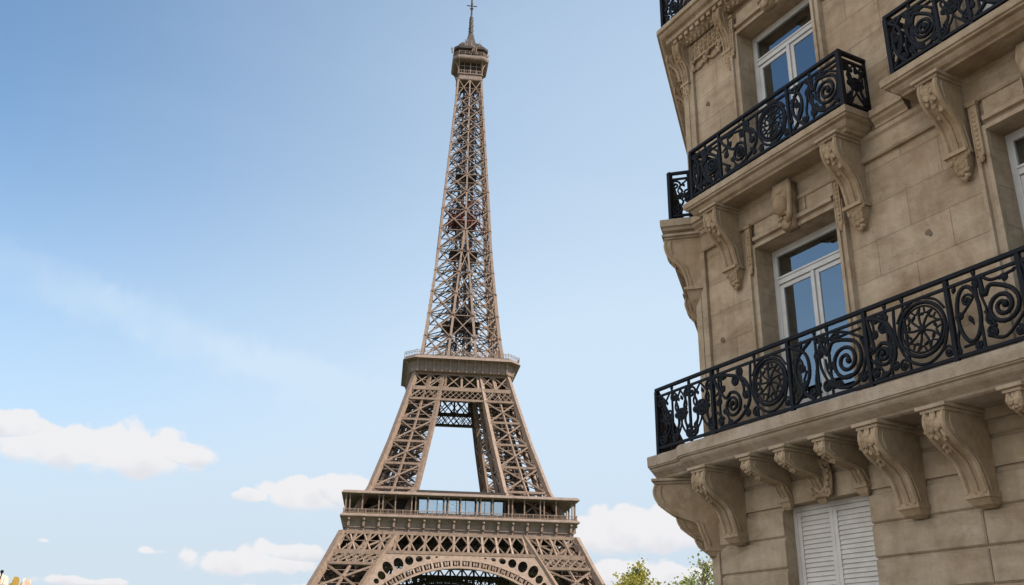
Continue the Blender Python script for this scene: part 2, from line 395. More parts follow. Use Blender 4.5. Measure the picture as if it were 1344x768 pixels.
# lifts and stairs inside the legs
def leg_inner(z0, z1, n, w, name):
    m = MB(); c = lambda z: ((o_(z)+i_(z))/2)
    for du, dv in ((-1.6,-1.6),(1.6,-1.6),(-1.6,1.6),(1.6,1.6)):
        m.beam((-c(z0)+du, -c(z0)+dv, z0+TZ), (-c(z1)+du, -c(z1)+dv, z1+TZ), w)
    for k in range(n):
        a = z0+(z1-z0)*k/n; b = z0+(z1-z0)*(k+1)/n
        for s in (-1, 1):
            m.beam((-c(a)-1.6*s, -c(a)-1.6, a+TZ), (-c(b)+1.6*s, -c(b)-1.6, b+TZ), w*.6)
            m.beam((-c(a)-1.6, -c(a)-1.6*s, a+TZ), (-c(b)-1.6, -c(b)+1.6*s, b+TZ), w*.6)
        d = (o_(a)-i_(a))*.36*(1 if k % 2 else -1)
        m.beam((-c(a)-d, -c(a)+d*.7, a+TZ), (-c(b)+d, -c(b)-d*.7, b+TZ), w*1.3, w*.4)
        m.beam((-c(a)+d, -c(a)+1.5, a+TZ), (-c(b)-d, -c(b)+2.5, b+TZ), w*.6)
    o = m.build(name, IRON_D, tower)
    for k in (1, 2, 3): copy_obj(o, tower, rz=k*math.pi/2)
leg_inner(0, 41, 9, .7, 'leg_stair'); leg_inner(54, 101, 14, .6, 'leg_lift_track')
# upper legs
uz = [46.6, 57, 66, 74.5, 83, 91, 101.6]
leg1 = leg_mesh(uz, 1.75, 1.45, .85, True).build('upper_leg', IRON, tower)
for k in (1, 2, 3): copy_obj(leg1, tower, rz=k*math.pi/2)

# ---- arches and first girder, one per side
def face_pt(x, z, d=0): return fp(x, o_(z)+d, z)
ZC, R0, R1 = -8.4, 38.4, 41.5
m = MB(); N = 60
def arc(rad, a, d): return face_pt(rad*math.sin(a), ZC+rad*math.cos(a), d)
A0 = R(66)
for rad in (R0, R0+.55, R1-.55, R1):
    pass
for k in range(N):
    a, b = -A0+2*A0*k/N, -A0+2*A0*(k+1)/N
    for (ra, rb) in ((R0, R0+.7), (R1-.65, R1)):
        q = [arc(ra, a, .75), arc(ra, b, .75), arc(rb, b, .75), arc(rb, a, .75)]
        q2 = [arc(ra, a, -1.2), arc(ra, b, -1.2), arc(rb, b, -1.2), arc(rb, a, -1.2)]
        m.add(q+q2, [(0,1,2,3),(7,6,5,4),(0,4,5,1),(2,6,7,3)])
    am = (a+b)/2
    if k % 2 == 0:
        m.beam(arc(R0+.6, a, .55), arc(R1-.5, a, .55), .75, .3)
    else:
        for (p, q, s, t) in ((.9, .3, .4, .8), (.9, -.3, .4, -.8), (.5, .55, .5, -.55)):
            m.beam(arc(R0+p, a+q*(b-a), .35), arc(R0+2.6-s, a+t*(b-a)*.5, .35), .28)
        m.beam(arc(R0+1.0, a-.2*(b-a), .4), arc(R1-.9, a-.2*(b-a), .4), .3); m.beam(arc(R0+1.0, a+.25*(b-a), .4), arc(R1-.9, a+.25*(b-a), .4), .3)
arch0 = m.build('arch', IRON, tower)
# backing sheet behind the arch ring, in the shade-darkened iron
m = MB()
for k in range(N):
    a, b = -A0+2*A0*k/N, -A0+2*A0*(k+1)/N
    q = [arc(R0+.9, a, -1.5), arc(R0+.9, b, -1.5), arc(R1-.9, b, -1.5), arc(R1-.9, a, -1.5)]
    m.add(q, [(0,1,2,3)])
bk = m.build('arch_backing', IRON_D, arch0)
# spandrel plate with graded round openings
cu_ = bpy.data.curves.new('spandrel_outline', 'CURVE'); cu_.dimensions = '2D'; cu_.fill_mode = 'BOTH'; cu_.extrude = .25
def spl(pts):
    s = cu_.splines.new('POLY'); s.points.add(len(pts)-1); s.use_cyclic_u = True
    for p, (x, y) in zip(s.points, pts): p.co = (x, y, 0, 1)
ar = [((R1-.1)*math.sin(a), ZC+(R1-.1)*math.cos(a)) for a in [R(-44)+R(88)*k/48 for k in range(49)]]
ar = [p for p in ar if abs(p[0]) < 27.0]
xl = lambda z: lerp(INN, z)-.2
spl(ar+[(xl(ar[-1][1]), ar[-1][1]), (xl(34.3), 34.3), (-xl(34.3), 34.3), (-xl(ar[0][1]), ar[0][1])])
for s in (-1, 1):
    for (a, r, h) in ((10.6,.45,.32),(14.2,.8,.55),(18.0,1.15,.95),(22.2,1.35,1.45),(26.7,1.5,1.9),(31.4,1.5,2.2),(35.6,1.15,1.45),(38.6,.8,.9)):
        rad = R1+.75+h; x0, z0 = rad*math.sin(R(a)), ZC+rad*math.cos(R(a))
        if a > 34: x0 -= .5
        t = R(-a); pts = []
        for k in range(18):
            q = 2*math.pi*k/18; px, pz = r*math.cos(q), h*math.sin(q)
            pts.append((s*(x0+px*math.cos(t)-pz*math.sin(t)), z0+px*math.sin(t)+pz*math.cos(t)))
        spl(pts)
co_ = bpy.data.objects.new('spandrel_outline', cu_); col.objects.link(co_)
me = bpy.data.meshes.new_from_object(co_.evaluated_get(bpy.context.evaluated_depsgraph_get()))
bpy.data.objects.remove(co_)
for v in me.vertices:
    x, z, d = v.co.x, v.co.y, v.co.z; v.co = Vector(face_pt(x, z, .35+d))
me.materials.clear(); me.materials.append(IRON); me.name = 'spandrel'
sp = bpy.data.objects.new('spandrel', me); col.objects.link(sp); sp.parent = arch0
for k in (1, 2, 3): copy_obj(arch0, tower, rz=k*math.pi/2)

def girder(z0, z1, cell, rows, w, chord, d=.5, xr=None, off=None, dbl=True):
    m = MB(); zc = (z0+z1)/2
    for dd in (d,):
        xa = lambda z: (xr or o_(z))
        oo = (lambda z: o_(z)+dd) if off is None else (lambda z: off)
        P = lambda x, z: fp(x, oo(z), z)
        for z in (z0, z1): m.beam(P(-xa(z), z), P(xa(z), z), chord, chord)
        n = max(2, round(2*xa(zc)/cell))
        for k in range(n):
            f0, f1, fm = -1+2*k/n, -1+2*(k+1)/n, -1+2*(k+.5)/n
            for r in range(rows):
                a, b = z0+(z1-z0)*r/rows, z0+(z1-z0)*(r+1)/rows
                if dbl != 'diamond':
                    m.beam(P(f0*xa(a), a), P(f1*xa(b), b), w, w*.6); m.beam(P(f1*xa(a), a), P(f0*xa(b), b), w, w*.6)
                if dbl:
                    c = (a+b)/2
                    m.beam(P(f0*xa(c), c), P(fm*xa(b), b), w, w*.6); m.beam(P(fm*xa(b), b), P(f1*xa(c), c), w, w*.6)
                    m.beam(P(f0*xa(c), c), P(fm*xa(a), a), w, w*.6); m.beam(P(fm*xa(a), a), P(f1*xa(c), c), w, w*.6)
            if rows == 1: m.beam(P(f0*xa(z0), z0), P(f0*xa(z1), z1), w*1.25, w)
    return m
def four(o):
    for k in (1, 2, 3): copy_obj(o, tower, rz=k*math.pi/2)
four(girder(34.7, 40.9, 4.6, 1, .62, 1.0, dbl='diamond').build('lattice_girder', IRON, tower))
# small lattice band on the legs only
for s in (-1, 1):
    m = MB()
    z0, z1 = 30.8, 34.2; n = 6
    for z in (z0, z1): m.beam(face_pt(s*i_(z), z, .5), face_pt(s*o_(z), z, .5), .8)
    for k in range(n):
        for r in range(1):
            xa = lambda f, z: s*(i_(z)+(o_(z)-i_(z))*f)
            zm = (z0+z1)/2
            for (za, zb) in ((z0, zm), (zm, z1)):
                m.beam(face_pt(xa(k/n, za), za, .5), face_pt(xa((k+1)/n, zb), zb, .5), .42); m.beam(face_pt(xa((k+1)/n, za), za, .5), face_pt(xa(k/n, zb), zb, .5), .42)
                m.beam(face_pt(xa((k+.5)/n, za), za, .5), face_pt(xa((k+1)/n, zm), zm, .5), .3)
    four(m.build('leg_lattice_band', IRON, tower))

# ---- platforms
def sq(h, z, ch=0):
    if ch == 0: return [(-h,-h,z+TZ),(h,-h,z+TZ),(h,h,z+TZ),(-h,h,z+TZ)]
    return [(-h+ch,-h,z+TZ),(h-ch,-h,z+TZ),(h,-h+ch,z+TZ),(h,h-ch,z+TZ),(h-ch,h,z+TZ),(-h+ch,h,z+TZ),(-h,h-ch,z+TZ),(-h,-h+ch,z+TZ)]
m = MB()
rs = [sq(h, z) for (h, z) in ((14,41.3),(37.3,41.3),(37.5,41.6),(37.5,42.5),(37.9,42.55),(37.9,42.8),(37.5,42.85),(37.7,44.2),(38.2,45.2),(38.9,45.9),(39.5,45.95),(39.5,46.2),(38.8,46.9),(38.3,46.95),(14,46.95))]
m.loft(rs+[rs[0]], cap=False)
p1 = m.build('first_platform', IRON_P, tower)
n = 16
ribm = MB(); ribm.box(-.35,.35,-38.55,-37.4,42.9+TZ,45.0+TZ); ribm.box(-.5,.5,-38.95,-37.5,45.0+TZ,45.85+TZ); ribm.ball((0,-38.75,45.1+TZ), .5,.5,.5); ribm.box(-.22,.22,-37.75,-37.4,41.6+TZ,42.5+TZ)
rib = ribm.build('bracket', IRON, p1); first = True
for k in range(4):
    for j in range(n):
        x = -36.6+73.2*j/(n-1); a = k*math.pi/2
        o = rib if first else copy_obj(rib, p1); first = False
        o.location = (x*math.cos(a), x*math.sin(a), 0); o.rotation_euler = (0, 0, a)
# gallery: railing, posts, roof
m = MB()
for z in (47.2, 48.3): m.beam(fp(-38.6, 38.6, z), fp(38.6, 38.6, z), .16)
for j in range(155):
    x = -38.5+.5*j; m.beam(fp(x, 38.6, 46.8), fp(x, 38.6, 48.3), .1, .06)
for j in range(32):
    x = -38.5+2.4*j; m.beam(fp(x, 38.6, 46.8), fp(x, 38.6, 48.5), .22)
rl = m.build('gallery_railing', IRON, p1)
for k in (1, 2, 3): copy_obj(rl, p1, rz=k*math.pi/2)
pmesh = MB(); pmesh.box(-.2,.2,-38.3,-37.9,46.8+TZ,53.3+TZ); pmesh.box(-.32,.32,-38.42,-37.78,52.7+TZ,53.3+TZ)
post = pmesh.build('gallery_post', IRON, p1); first = True
xs = []
for j in range(15):
    x = -37.9+5.35*j
    if x < 38: xs.append(x)
    if j % 2 == 0 and x+1.3 < 38: xs.append(x+1.3)
for k in range(4):
    for x in xs:
        a = k*math.pi/2; o = post if first else copy_obj(post, p1); first = False
        o.location = (x*math.cos(a), x*math.sin(a), 0); o.rotation_euler = (0, 0, a)
m = MB(); rs = [sq(h, z) for (h, z) in ((27,53.2),(38.9,53.2),(39.5,53.35),(39.5,53.5),(38.9,54.3),(38.4,54.4),(27,54.7))]
m.loft(rs+[rs[0]], cap=False); m.build('gallery_roof', IRON_P, p1)
m = MB(); 
m.box(-15,15,-36.2,-27,54.3+TZ,55.6+TZ)
pv = m.build('pavilion_roof', IRON_D, p1)
for k in (1, 2, 3): copy_obj(pv, p1, rz=k*math.pi/2)
m = MB()
for s in (-1, 1):
    m.box(s*21.5-6.5, s*21.5+6.5, -30, -28.5, 46.8+TZ, 53.2+TZ)
    m.box(s*14.6-.4, s*14.6+.4, -36, -28, 46.8+TZ, 53.25+TZ)
m.box(-14.2,14.2,-29.2,-28.7,46.8+TZ,53.2+TZ)
m.box(-14.2,14.2,-35.8,-35.5,46.8+TZ,48.1+TZ); m.box(-14.2,14.2,-35.8,-35.5,52.5+TZ,53.2+TZ)
pw = m.build('pavilion_wall', IRON_D, p1)
for k in range(3):
    g = MB(); x0 = -14+9.45*k; g.box(x0, x0+9.0, -35.72,-35.6, 48.1+TZ, 52.5+TZ); gp = g.build('window_pane', GLASS_T, p1)
    for q in (.33, .66): 
        f = MB(); f.box(x0+9*q-.1, x0+9*q+.1, -35.9,-35.75, 48.1+TZ, 52.5+TZ); f.build('mullion', IRON, gp) if q < .5 else f.build('mullion', IRON, gp)
for k in (1, 2, 3): copy_obj(pw, p1, rz=k*math.pi/2)
# dark structure under and inside first floor
m = MB()
for y in (-33,-29,-24,-19,-14,14,19,24,29,33):
    m.beam((-34,y,37.5+TZ), (34,y,37.5+TZ), .5, .4); m.beam((-34,y,40.4+TZ), (34,y,40.4+TZ), .5)
    m.beam((y,-34,38.2+TZ), (y,34,38.2+TZ), .5, .4)
    for j in range(17):
        x = -34+4*j; m.beam((x,y,37.5+TZ), (x+4,y,40.4+TZ), .35); m.beam((x+4,y,37.5+TZ), (x,y,40.4+TZ), .35)
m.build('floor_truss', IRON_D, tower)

# dark truss added inside each side, hiding the sky behind the spandrel openings
m = MB()
for z in (30.6, 32.4, 34.2): m.beam((-30, -33.2, z+TZ), (30, -33.2, z+TZ), .4)
for j in range(40):
    x = -30+1.5*j
    m.beam((x, -33.2, 30.6+TZ), (x+1.5, -33.2, 34.2+TZ), .38); m.beam((x+1.5, -33.2, 30.6+TZ), (x, -33.2, 34.2+TZ), .38)
four(m.build('screen_truss', IRON_D, tower))
# ---- second girder and platform
m = girder(95.8, 101.5, 5.8, 1, .6, .85, d=.4, dbl=False)
m2 = girder(91.2, 95.2, 2.0, 2, .30, .75, d=.4, dbl=False); m.add(m2.v, m2.f)
four(m.build('upper_girder', IRON, tower))
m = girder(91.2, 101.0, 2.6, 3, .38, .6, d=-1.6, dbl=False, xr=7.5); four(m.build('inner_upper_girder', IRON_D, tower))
m = MB(); rs = [sq(h, z, c) for (h, z, c) in ((6,101.5,1),(17.0,101.5,1.2),(19.0,101.9,2.6),(19.2,102.1,2.7),(19.4,104.0,3.0),(19.9,105.8,3.4),(21.2,106.2,3.9),(21.9,106.25,4.0),(21.0,107.8,4.0),(20.8,107.85,4.0),(6,107.85,1))]
m.loft(rs+[rs[0]], cap=False); p2 = m.build('second_platform', IRON_P, tower)
ribm = MB(); ribm.loft([[(x,-y,z+TZ) for (y, z) in ((18.9,102.0),(19.6,102.0),(19.8,104.0),(20.4,105.6),(21.1,106.2),(19.8,106.1),(19.0,103))] for x in (-.3,.3)])
rib = ribm.build('bracket', IRON, p2); first = True
for k in range(4):
    for j in range(12):
        x = -16.5+33*j/11; a = k*math.pi/2; o = rib if first else copy_obj(rib, p2); first = False
        o.location = (x*math.cos(a), x*math.sin(a), 0); o.rotation_euler = (0, 0, a)
m = MB()
for z in (108.6, 109.2): m.beam(fp(-17.4, 21.4, z), fp(17.4, 21.4, z), .12); m.beam(fp(17.4, 21.4, z), fp(21.4, 17.4, z), .12)
for j in range(60):
    x = -17.4+34.8*j/59; m.beam(fp(x, 21.4, 107.7), fp(x, 21.4, 109.2+rnd.choice((0,0,.15,.5,.9))), .12+.1*rnd.random(), .1)
for j in range(8): m.beam(fp(17.4+4*j/7, 21.4-4*j/7, 107.7), fp(17.4+4*j/7, 21.4-4*j/7, 109.2+rnd.random()*.5), .15)
rl = m.build('platform_railing', IRON, p2)
for k in (1, 2, 3): copy_obj(rl, p2, rz=k*math.pi/2)
m = MB(); m.box(-9.5,9.5,-9.5,9.5,107.8+TZ,110.4+TZ); m.box(-11,11,-11,11,110.4+TZ,110.9+TZ)
for j in range(14):
    x = -10.5+21*j/13
    for k in range(4):
        a = k*math.pi/2; c, s = math.cos(a), math.sin(a)
        m.beam((x*c+10.6*s, x*s-10.6*c, 107.8+TZ), (x*c+10.6*s, x*s-10.6*c, 112+TZ), .16)
m.build('upper_deck', IRON_D, p2)

# ---- shaft
SI = [(108,5.4),(165,.35)]
zs = [107.8]; 
while zs[-1] < 234.5: zs.append(zs[-1]+(9.4 if zs[-1] < 170 else max(5.4, 9.0-(zs[-1]-170)*.065)))
zs[-1] = 238.6
m = MB()
for k in range(4):
    a_ = k*math.pi/2; c, s = math.cos(a_), math.sin(a_)
    def P(x, z):
        y = -o_(z); return Vector((x*c-y*s, x*s+y*c, z+TZ))
    for a, b in zip(zs, zs[1:]):
        w = 1.25 if a < 130 else 1.0 if a < 180 else .8
        xw = .74 if a < 140 else .62 if a < 190 else .5
        m.beam(P(-o_(a), a), P(-o_(b), b), w)
        ia = lerp(SI, a) if a < 164 else 0; ib = lerp(SI, b) if b < 166 and a < 164 else 0
        if a < 164:
            for q in (-1, 1): m.beam(P(q*ia, a), P(q*ib, b), w*.72)
            lat(m, P(-ia, a), P(-ib, b), P(ia, a), P(ib, b), xw*.8)
        else: m.beam(P(0, a), P(0, b), w*.72)
        for q in (-1, 1): lat(m, P(q*o_(a), a), P(q*o_(b), b), P(q*ia, a), P(q*ib, b), xw)
        m.beam(P(-o_(b), b), P(o_(b), b), xw*.35)
        for q in (-1, 1):
            for t in (.5,):
                zm = (a+b)/2; xo = q*o_(zm); xi = q*(ia+ib)/2
                m.beam(P(xo, zm), P(xi, zm), xw*.3); m.ball((P(xo, zm)+P(xi, zm))/2, xw*1.1, None, None, 5, 4)
            for zn in (a, b): m.ball(P(q*o_(zn), zn), w*.75, None, None, 5, 4); m.ball(P(q*(lerp(SI, zn) if zn < 164 else 0), zn), w*.72, None, None, 5, 4)
sh = m.build('shaft', IRON, tower)
m = MB(); CO = [(108,4.0),(160,3.0),(238,2.0)]
for a, b in zip(zs, zs[1:]):
    h, h2 = lerp(CO, a), lerp(CO, b)
    for sx, sy in ((-1,-1),(1,-1),(1,1),(-1,1)):
        m.beam((sx*h, sy*h, a+TZ), (sx*h2, sy*h2, b+TZ), .7)
        m.beam((sx*h, sy*h, a+TZ), (-sy*h2, sx*h2, b+TZ), .4); m.beam((-sy*h, sx*h, a+TZ), (sx*h2, sy*h2, b+TZ), .4)
        m.beam((sx*h*.4, sy*h, a+TZ), (sx*h2*.4, sy*h2, b+TZ), .45)
        m.beam((sx*o_(a)*.97, sy*o_(a)*.97, a+TZ), (sx*h, sy*h, a+TZ), .32)
        m.beam((sx*o_(a)*.95, sy*.2, a+TZ), (sx*h2, sy*h2, b+TZ), .28); m.beam((sx*.2, sy*o_(a)*.95, a+TZ), (sx*h2, sy*h2, b+TZ), .28)
    t = (a*7.3) % 1
    m.beam((-h*.9, -h*.7, a+TZ), (h*.9, -h*.7, b+TZ), .8, .25)
for z in (126, 156.5, 192):
    h = o_(z)*.55; m.box(-h, h, -h, h, z+TZ, z+.35+TZ)
m.box(-2.2, 2.2, -2.2, 2.2, 128+TZ, 133+TZ)
zz = 110.0; k = 0
while zz < 234:
    h = o_(zz)*.8; h2 = o_(zz+4)*.8
    for sgn in (-1, 1):
        m.beam((sgn*h, -h*.5, zz+TZ), (-sgn*h2*.2, -h2*.8, zz+4+TZ), .3); m.beam((-h*.7, sgn*h*.8, zz+TZ), (h2*.3, sgn*h2*.3, zz+4+TZ), .3)
        m.beam((h*.8, sgn*h*.6, zz+TZ), (h2*.2, -sgn*h2*.7, zz+4+TZ), .26); m.beam((-h*.9, h*.9*sgn, zz+TZ), (-h2*.2, h2*.2*sgn, zz+3+TZ), .26)
    zz += 4.6
m.build('lift_core', IRON_D, sh)
m = MB()
for (z, e) in ((170.5,.5),):
    h = o_(z)*e; m.box(-h, h, -h, h, z+TZ, z+.5+TZ)
for k in range(46):
    h = o_(174)*.7; a = rnd.random()*6.283; q = rnd.uniform(.4, 1)
    m.beam((h*q*math.cos(a), h*q*math.sin(a), rnd.uniform(168.5, 174)+TZ), (h*q*math.cos(a+rnd.uniform(-1.3, 1.3)), h*q*math.sin(a+.3), rnd.uniform(172, 178.5)+TZ), rnd.uniform(.2, .7), .15)
for k in range(10):
    a = 2*math.pi*k/10; h = o_(175)*.85
    m.beam((h*math.cos(a), h*math.sin(a), 168+TZ), (h*.8*math.cos(a+.8), h*.8*math.sin(a+.8), 180+TZ), .35)
m.build('safety_netting', NET, sh)

# ---- top platform, crown and mast
m = MB()
rs = [sq(h, z, c) for (h, z, c) in ((2,238.2,.3),(5.3,238.2,.5),(5.5,238.6,.6),(5.5,239.4,.6),(5.2,239.6,.6),(5.2,241.1,.6),(5.6,241.2,.7),(5.6,241.6,.7),(2,241.7,.3))]
m.loft(rs+[rs[0]], cap=False)
tp = m.build('top_platform', IRON_P, tower)
m = MB(); m.box(-4.2,4.2,-4.2,4.2,241.6+TZ,248+TZ); m.build('lift_cabin', IRON_D, tp)
m = MB()
for k in range(4):
    a_ = k*math.pi/2; c, s = math.cos(a_), math.sin(a_)
    def Q(x, y, z): return (x*c+y*s, x*s-y*c, z+TZ)
    for x in (-5.1, -2.6, 0, 2.6):
        m.beam(Q(x, 5.1, 241), Q(x, 5.1, 248), .42 if x in (-5.1, 0) else .22)
    for j in range(10): m.beam(Q(-4.8+j, 5.15, 241.5), Q(-4.8+j, 5.15, 243.2), .14)
    m.beam(Q(-5.1, 5.15, 243.2), Q(5.1, 5.15, 243.2), .2); m.beam(Q(-5.1, 5.15, 245.4), Q(5.1, 5.15, 245.4), .2)
    for x in (-5.1, 5.1):
        prev = None
        for j in range(7):
            t = j/6; p = Q(x*(1+.0*t), 5.1+2.3*(1-math.cos(t*math.pi/2)), 241.2+6.2*math.sin(t*math.pi/2))
            if prev: m.beam(prev, p, .4)
            prev = p
cg = m.build('cage_frame', IRON, tp)
m = MB(); rs = [sq(h, z, c) for (h, z, c) in ((3,247.6,.6),(7.0,247.4,2.0),(7.7,247.7,2.2),(7.9,248.3,2.2),(7.9,249.3,2.2),(7.4,249.5,2.2),(6.6,250.0,2.0),(3,250.1,.6))]
m.loft(rs+[rs[0]], cap=False); cw = m.build('crown', IRON_P, tp)
m = MB(); rs = [sq(h, z, c) for (h, z, c) in ((6.0,250,1.7),(6.0,252.8,1.7),(7.4,253.3,2.0),(7.5,254.4,2.0),(5.8,254.9,1.6),(5.2,257.6,1.4),(3.0,258.6,.8),(2.0,261.2,.6),(1.2,265,.3))]
m.loft(rs); m.build('beacon_room', IRON_D, tp)
m = MB()
for z in (250.9, 251.7): 
    for k in range(8):
        p, q = sq(7.3, z, 2.0)[k], sq(7.3, z, 2.0)[(k+1) % 8]; m.beam(p, q, .14)
for k in range(8):
    p, q = Vector(sq(7.3, 250, 2.0)[k]), Vector(sq(7.3, 250, 2.0)[(k+1) % 8])
    for t in (0, .25, .5, .75): a = p.lerp(q, t); m.beam(a, a+Vector((0, 0, 1.8)), .16)
m.build('summit_railing', IRON, tp)
m = MB()
for k in range(56):
    m = MB(); a = rnd.random()*6.283; r = rnd.uniform(5.4, 8.0); z = 250+rnd.random()*5.0
    m.beam((r*math.cos(a), r*math.sin(a), z+TZ), (r*1.05*math.cos(a+.05), r*1.05*math.sin(a+.05), z+rnd.uniform(1.2, 4.4)+TZ), rnd.uniform(.2,.6))
    if k % 3 == 0: m.ball((r*math.cos(a), r*math.sin(a), z+rnd.uniform(1, 2.5)+TZ), rnd.uniform(.35,.75), None, None, 6, 5)
    m.build('aerial', IRON, tp)
m = MB(); m.lathe([(1.5,257+TZ),(1.25,262+TZ),(1.0,268+TZ),(.85,275+TZ),(.42,276+TZ),(.36,300+TZ),(.0,300.1+TZ)], n=8)
for k in range(46):
    z = 257+18*k/46; a = k*2.4; rr = 1.7-.03*k*.6
    m.beam((0,0,z+TZ), (rr*math.cos(a), rr*math.sin(a), z+.5+TZ), .3)
for z in (281.5, 287): 
    for k in range(4): m.beam((0,0,z+TZ), (2.3*math.cos(k*1.5708), 2.3*math.sin(k*1.5708), z+TZ), .35)
m.ball((0,0,280+TZ), .8, None, None, 6, 5)
m.build('antenna_mast', IRON_D, tp)
# ------------------------------------------------------------------ apartment building
bld = empty('apartment_building', B0, BROT)
tag(bld, 'ornate beige limestone apartment building with carved brackets and black scrollwork iron balconies', 'building')
class BM(MB):
    """building coordinates: u along the facade, v out of it, z above the eye level"""
    def put(s, name, m, parent=bld, **k):
        s.v = [(x, y, z+1.6) for (x, y, z) in s.v]
        k.setdefault('flip', True)
        return s.build(name, m, parent, **k)
UC, UE, VT = -10.78, 1.4, 13.6
PITCH, WC = 3.74, [-8.65, -4.91, -1.17]
HW = .75
S2 = math.sqrt(.5)
def dg(s, t): return (UC+(-s-t)*S2, (-s+t)*S2)     # s along the canted side, t outwards of it
openings = []
for c in WC:
    openings += [(c-HW+.03, c+HW-.05, -.9, 2.02, 0), (c-HW, c+HW, 2.94, 5.66, 1), (c-HW, c+HW, 6.66, 9.34, 2), (c-HW, c+HW, 10.4, 12.7, 3)]
def facade(zlo, zhi, v0, depth, name, m, ua=UC, ub=UE):
    ops = [o for o in openings if o[2] < zhi and o[3] > zlo and o[1] > ua and o[0] < ub]
    us = sorted({ua, ub, *[o[0] for o in ops], *[o[1] for o in ops]}); zs = sorted({zlo, zhi, *[max(zlo, o[2]) for o in ops], *[min(zhi, o[3]) for o in ops]})
    b = BM()
    for a, c in zip(us, us[1:]):
        for d, e in zip(zs, zs[1:]):
            um, zm = (a+c)/2, (d+e)/2
            if any(o[0] < um < o[1] and o[2] < zm < o[3] for o in ops): continue
            b.add([(a,v0,d),(c,v0,d),(c,v0,e),(a,v0,e)], [(0,1,2,3)])
    for o in ops:
        z0, z1 = max(zlo, o[2]), min(zhi, o[3]); x0, x1 = o[0], o[1]; d = v0-depth
        b.add([(x0,v0,z0),(x0,d,z0),(x0,d,z1),(x0,v0,z1)], [(0,1,2,3)]); b.add([(x1,v0,z0),(x1,d,z0),(x1,d,z1),(x1,v0,z1)], [(0,1,2,3)])
        if z1 == o[3]: b.add([(x0,v0,z1),(x1,v0,z1),(x1,d,z1),(x0,d,z1)], [(0,1,2,3)])
        if z0 == o[2]: b.add([(x0,v0,z0),(x1,v0,z0),(x1,d,z0),(x0,d,z0)], [(0,1,2,3)])
    return b.put(name, m)
w0 = facade(-1.6, 2.62, -.03, .45, 'wall', STONE)
w1 = facade(2.62, VT, 0, .42, 'wall', STONE_J)
# canted side, back and end walls
b = BM(); L = 9.0; e0, e1 = dg(0, 0), dg(L, 0)
bk = [(UC, 0), e1, (e1[0]+3, e1[1]-6), (UE, -13), (UE, 0)]
for zz, (lo, hi) in enumerate(((-1.6, VT),)):
    for (p, q) in zip(bk, bk[1:]): b.add([(*p, lo), (*q, lo), (*q, hi), (*p, hi)], [(0,1,2,3)])
b.add([(*p, VT) for p in bk], [tuple(range(len(bk)))])
b.put('wall', STONE_J)
# mansard roof above the top cornice
b = BM(); b.loft([[(p[0]*.985, p[1]-.35, VT+.3) for p in bk], [(p[0]*.93-.2, p[1]*.9-1.6, VT+3.0) for p in bk]]); b.put('roof', ZINC)
# rusticated courses of the ground floor, with open joints
joints = [-1.6, -1.34, -.97, -.60, -.235, .13, .50, .87, 1.24, 1.625, 1.98, 2.335, 2.62]
b = BM()
for z0, z1 in zip(joints, joints[1:]):
    spans = [(UC+.16, WC[0]-HW+.03)] + [(a+HW-.05, c-HW+.03) for a, c in zip(WC, WC[1:])] + [(WC[-1]+HW-.05, UE)]
    if z1 > 2.03 and z0 > 1.9:
        lo = max(z0, 2.02); spans = [(UC+.16, UE)]
    for (a, c) in spans:
        # long spans break into blocks
        cuts = [a]; 
        if c-a > 1.6 and joints.index(z0) in (7, 8, 10, 5): cuts += [a+(c-a)*.62]
        cuts.append(c)
        for p, q in zip(cuts, cuts[1:]):
            zl = max(z0, 2.02) if (len(spans) == 1) else z0
            g_ = .014; ch = .018
            rings = []
            for (vv, ins) in ((-.028, 0), (-.018, 0), (0, ch)):
                rings.append([(p+(ins if p != a else 0)+(.004 if p != a else 0), vv, zl+g_+ins), (q-(ins+.004 if q != c else 0), vv, zl+g_+ins), (q-(ins+.004 if q != c else 0), vv, z1-g_-ins), (p+(ins+.004 if p != a else 0), vv, z1-g_-ins)])
            if zl > z0: 
                for r_ in rings: r_[0] = (r_[0][0], r_[0][1], zl); r_[1] = (r_[1][0], r_[1][1], zl)
            b.loft(rings)
b.put('rusticated_course', STONE)
# corner piers
b = BM(); b.box(UC+.0, UC+.155, -.03, .025, -1.6, 1.58)
b.put('corner_pier', STONE)
for (z0, z1) in ((2.95, 6.04), (6.68, 9.98)):
    b = BM(); b.box(UC+.005, UC+.13, .002, .045, z0, z1); b.box(UC+.15, UC+.27, .002, .05, z0, z1); b.box(UC+.127, UC+.152, .002, .02, z0, z1)
    b.put('corner_pilaster', STONE, bevel=.006)

# ---- generic consoles -------------------------------------------------------
def spiral(cx, cy, r0, turns, a0, sgn=1, rmin=.12, n=36):
    return [(cx+(r0*(1-(1-rmin)*k/n))*math.cos(a0+sgn*turns*6.2832*k/n), cy+(r0*(1-(1-rmin)*k/n))*math.sin(a0+sgn*turns*6.2832*k/n)) for k in range(n+1)]
def smoothline(pts, n=6):
    out = []; P = [pts[0]]+list(pts)+[pts[-1]]
    for i in range(1, len(P)-2):
        for k in range(n):
            t = k/n; t2, t3 = t*t, t*t*t
            out.append(tuple(.5*((2*P[i][j])+(-P[i-1][j]+P[i+1][j])*t+(2*P[i-1][j]-5*P[i][j]+4*P[i+1][j]-P[i+2][j])*t2+(-P[i-1][j]+3*P[i][j]-3*P[i+1][j]+P[i+2][j])*t3) for j in range(len(P[0]))))
    out.append(tuple(pts[-1])); return out
def carve(b, rg, u0, u1, vf, z0, z1, n, size):
    """acanthus-like carving: a cluster of small lobes on a surface vf(z)"""
    for k in range(n):
        z = z0+(z1-z0)*rg.random(); u = u0+(u1-u0)*rg.random()
        rot = Matrix.Rotation(rg.uniform(-1, 1), 3, 'Y')
        b.ball((u, vf(z), z), size*rg.uniform(.35,.8), size*rg.uniform(.3,.5), size*rg.uniform(.6,1.5), 6, 5, rot)
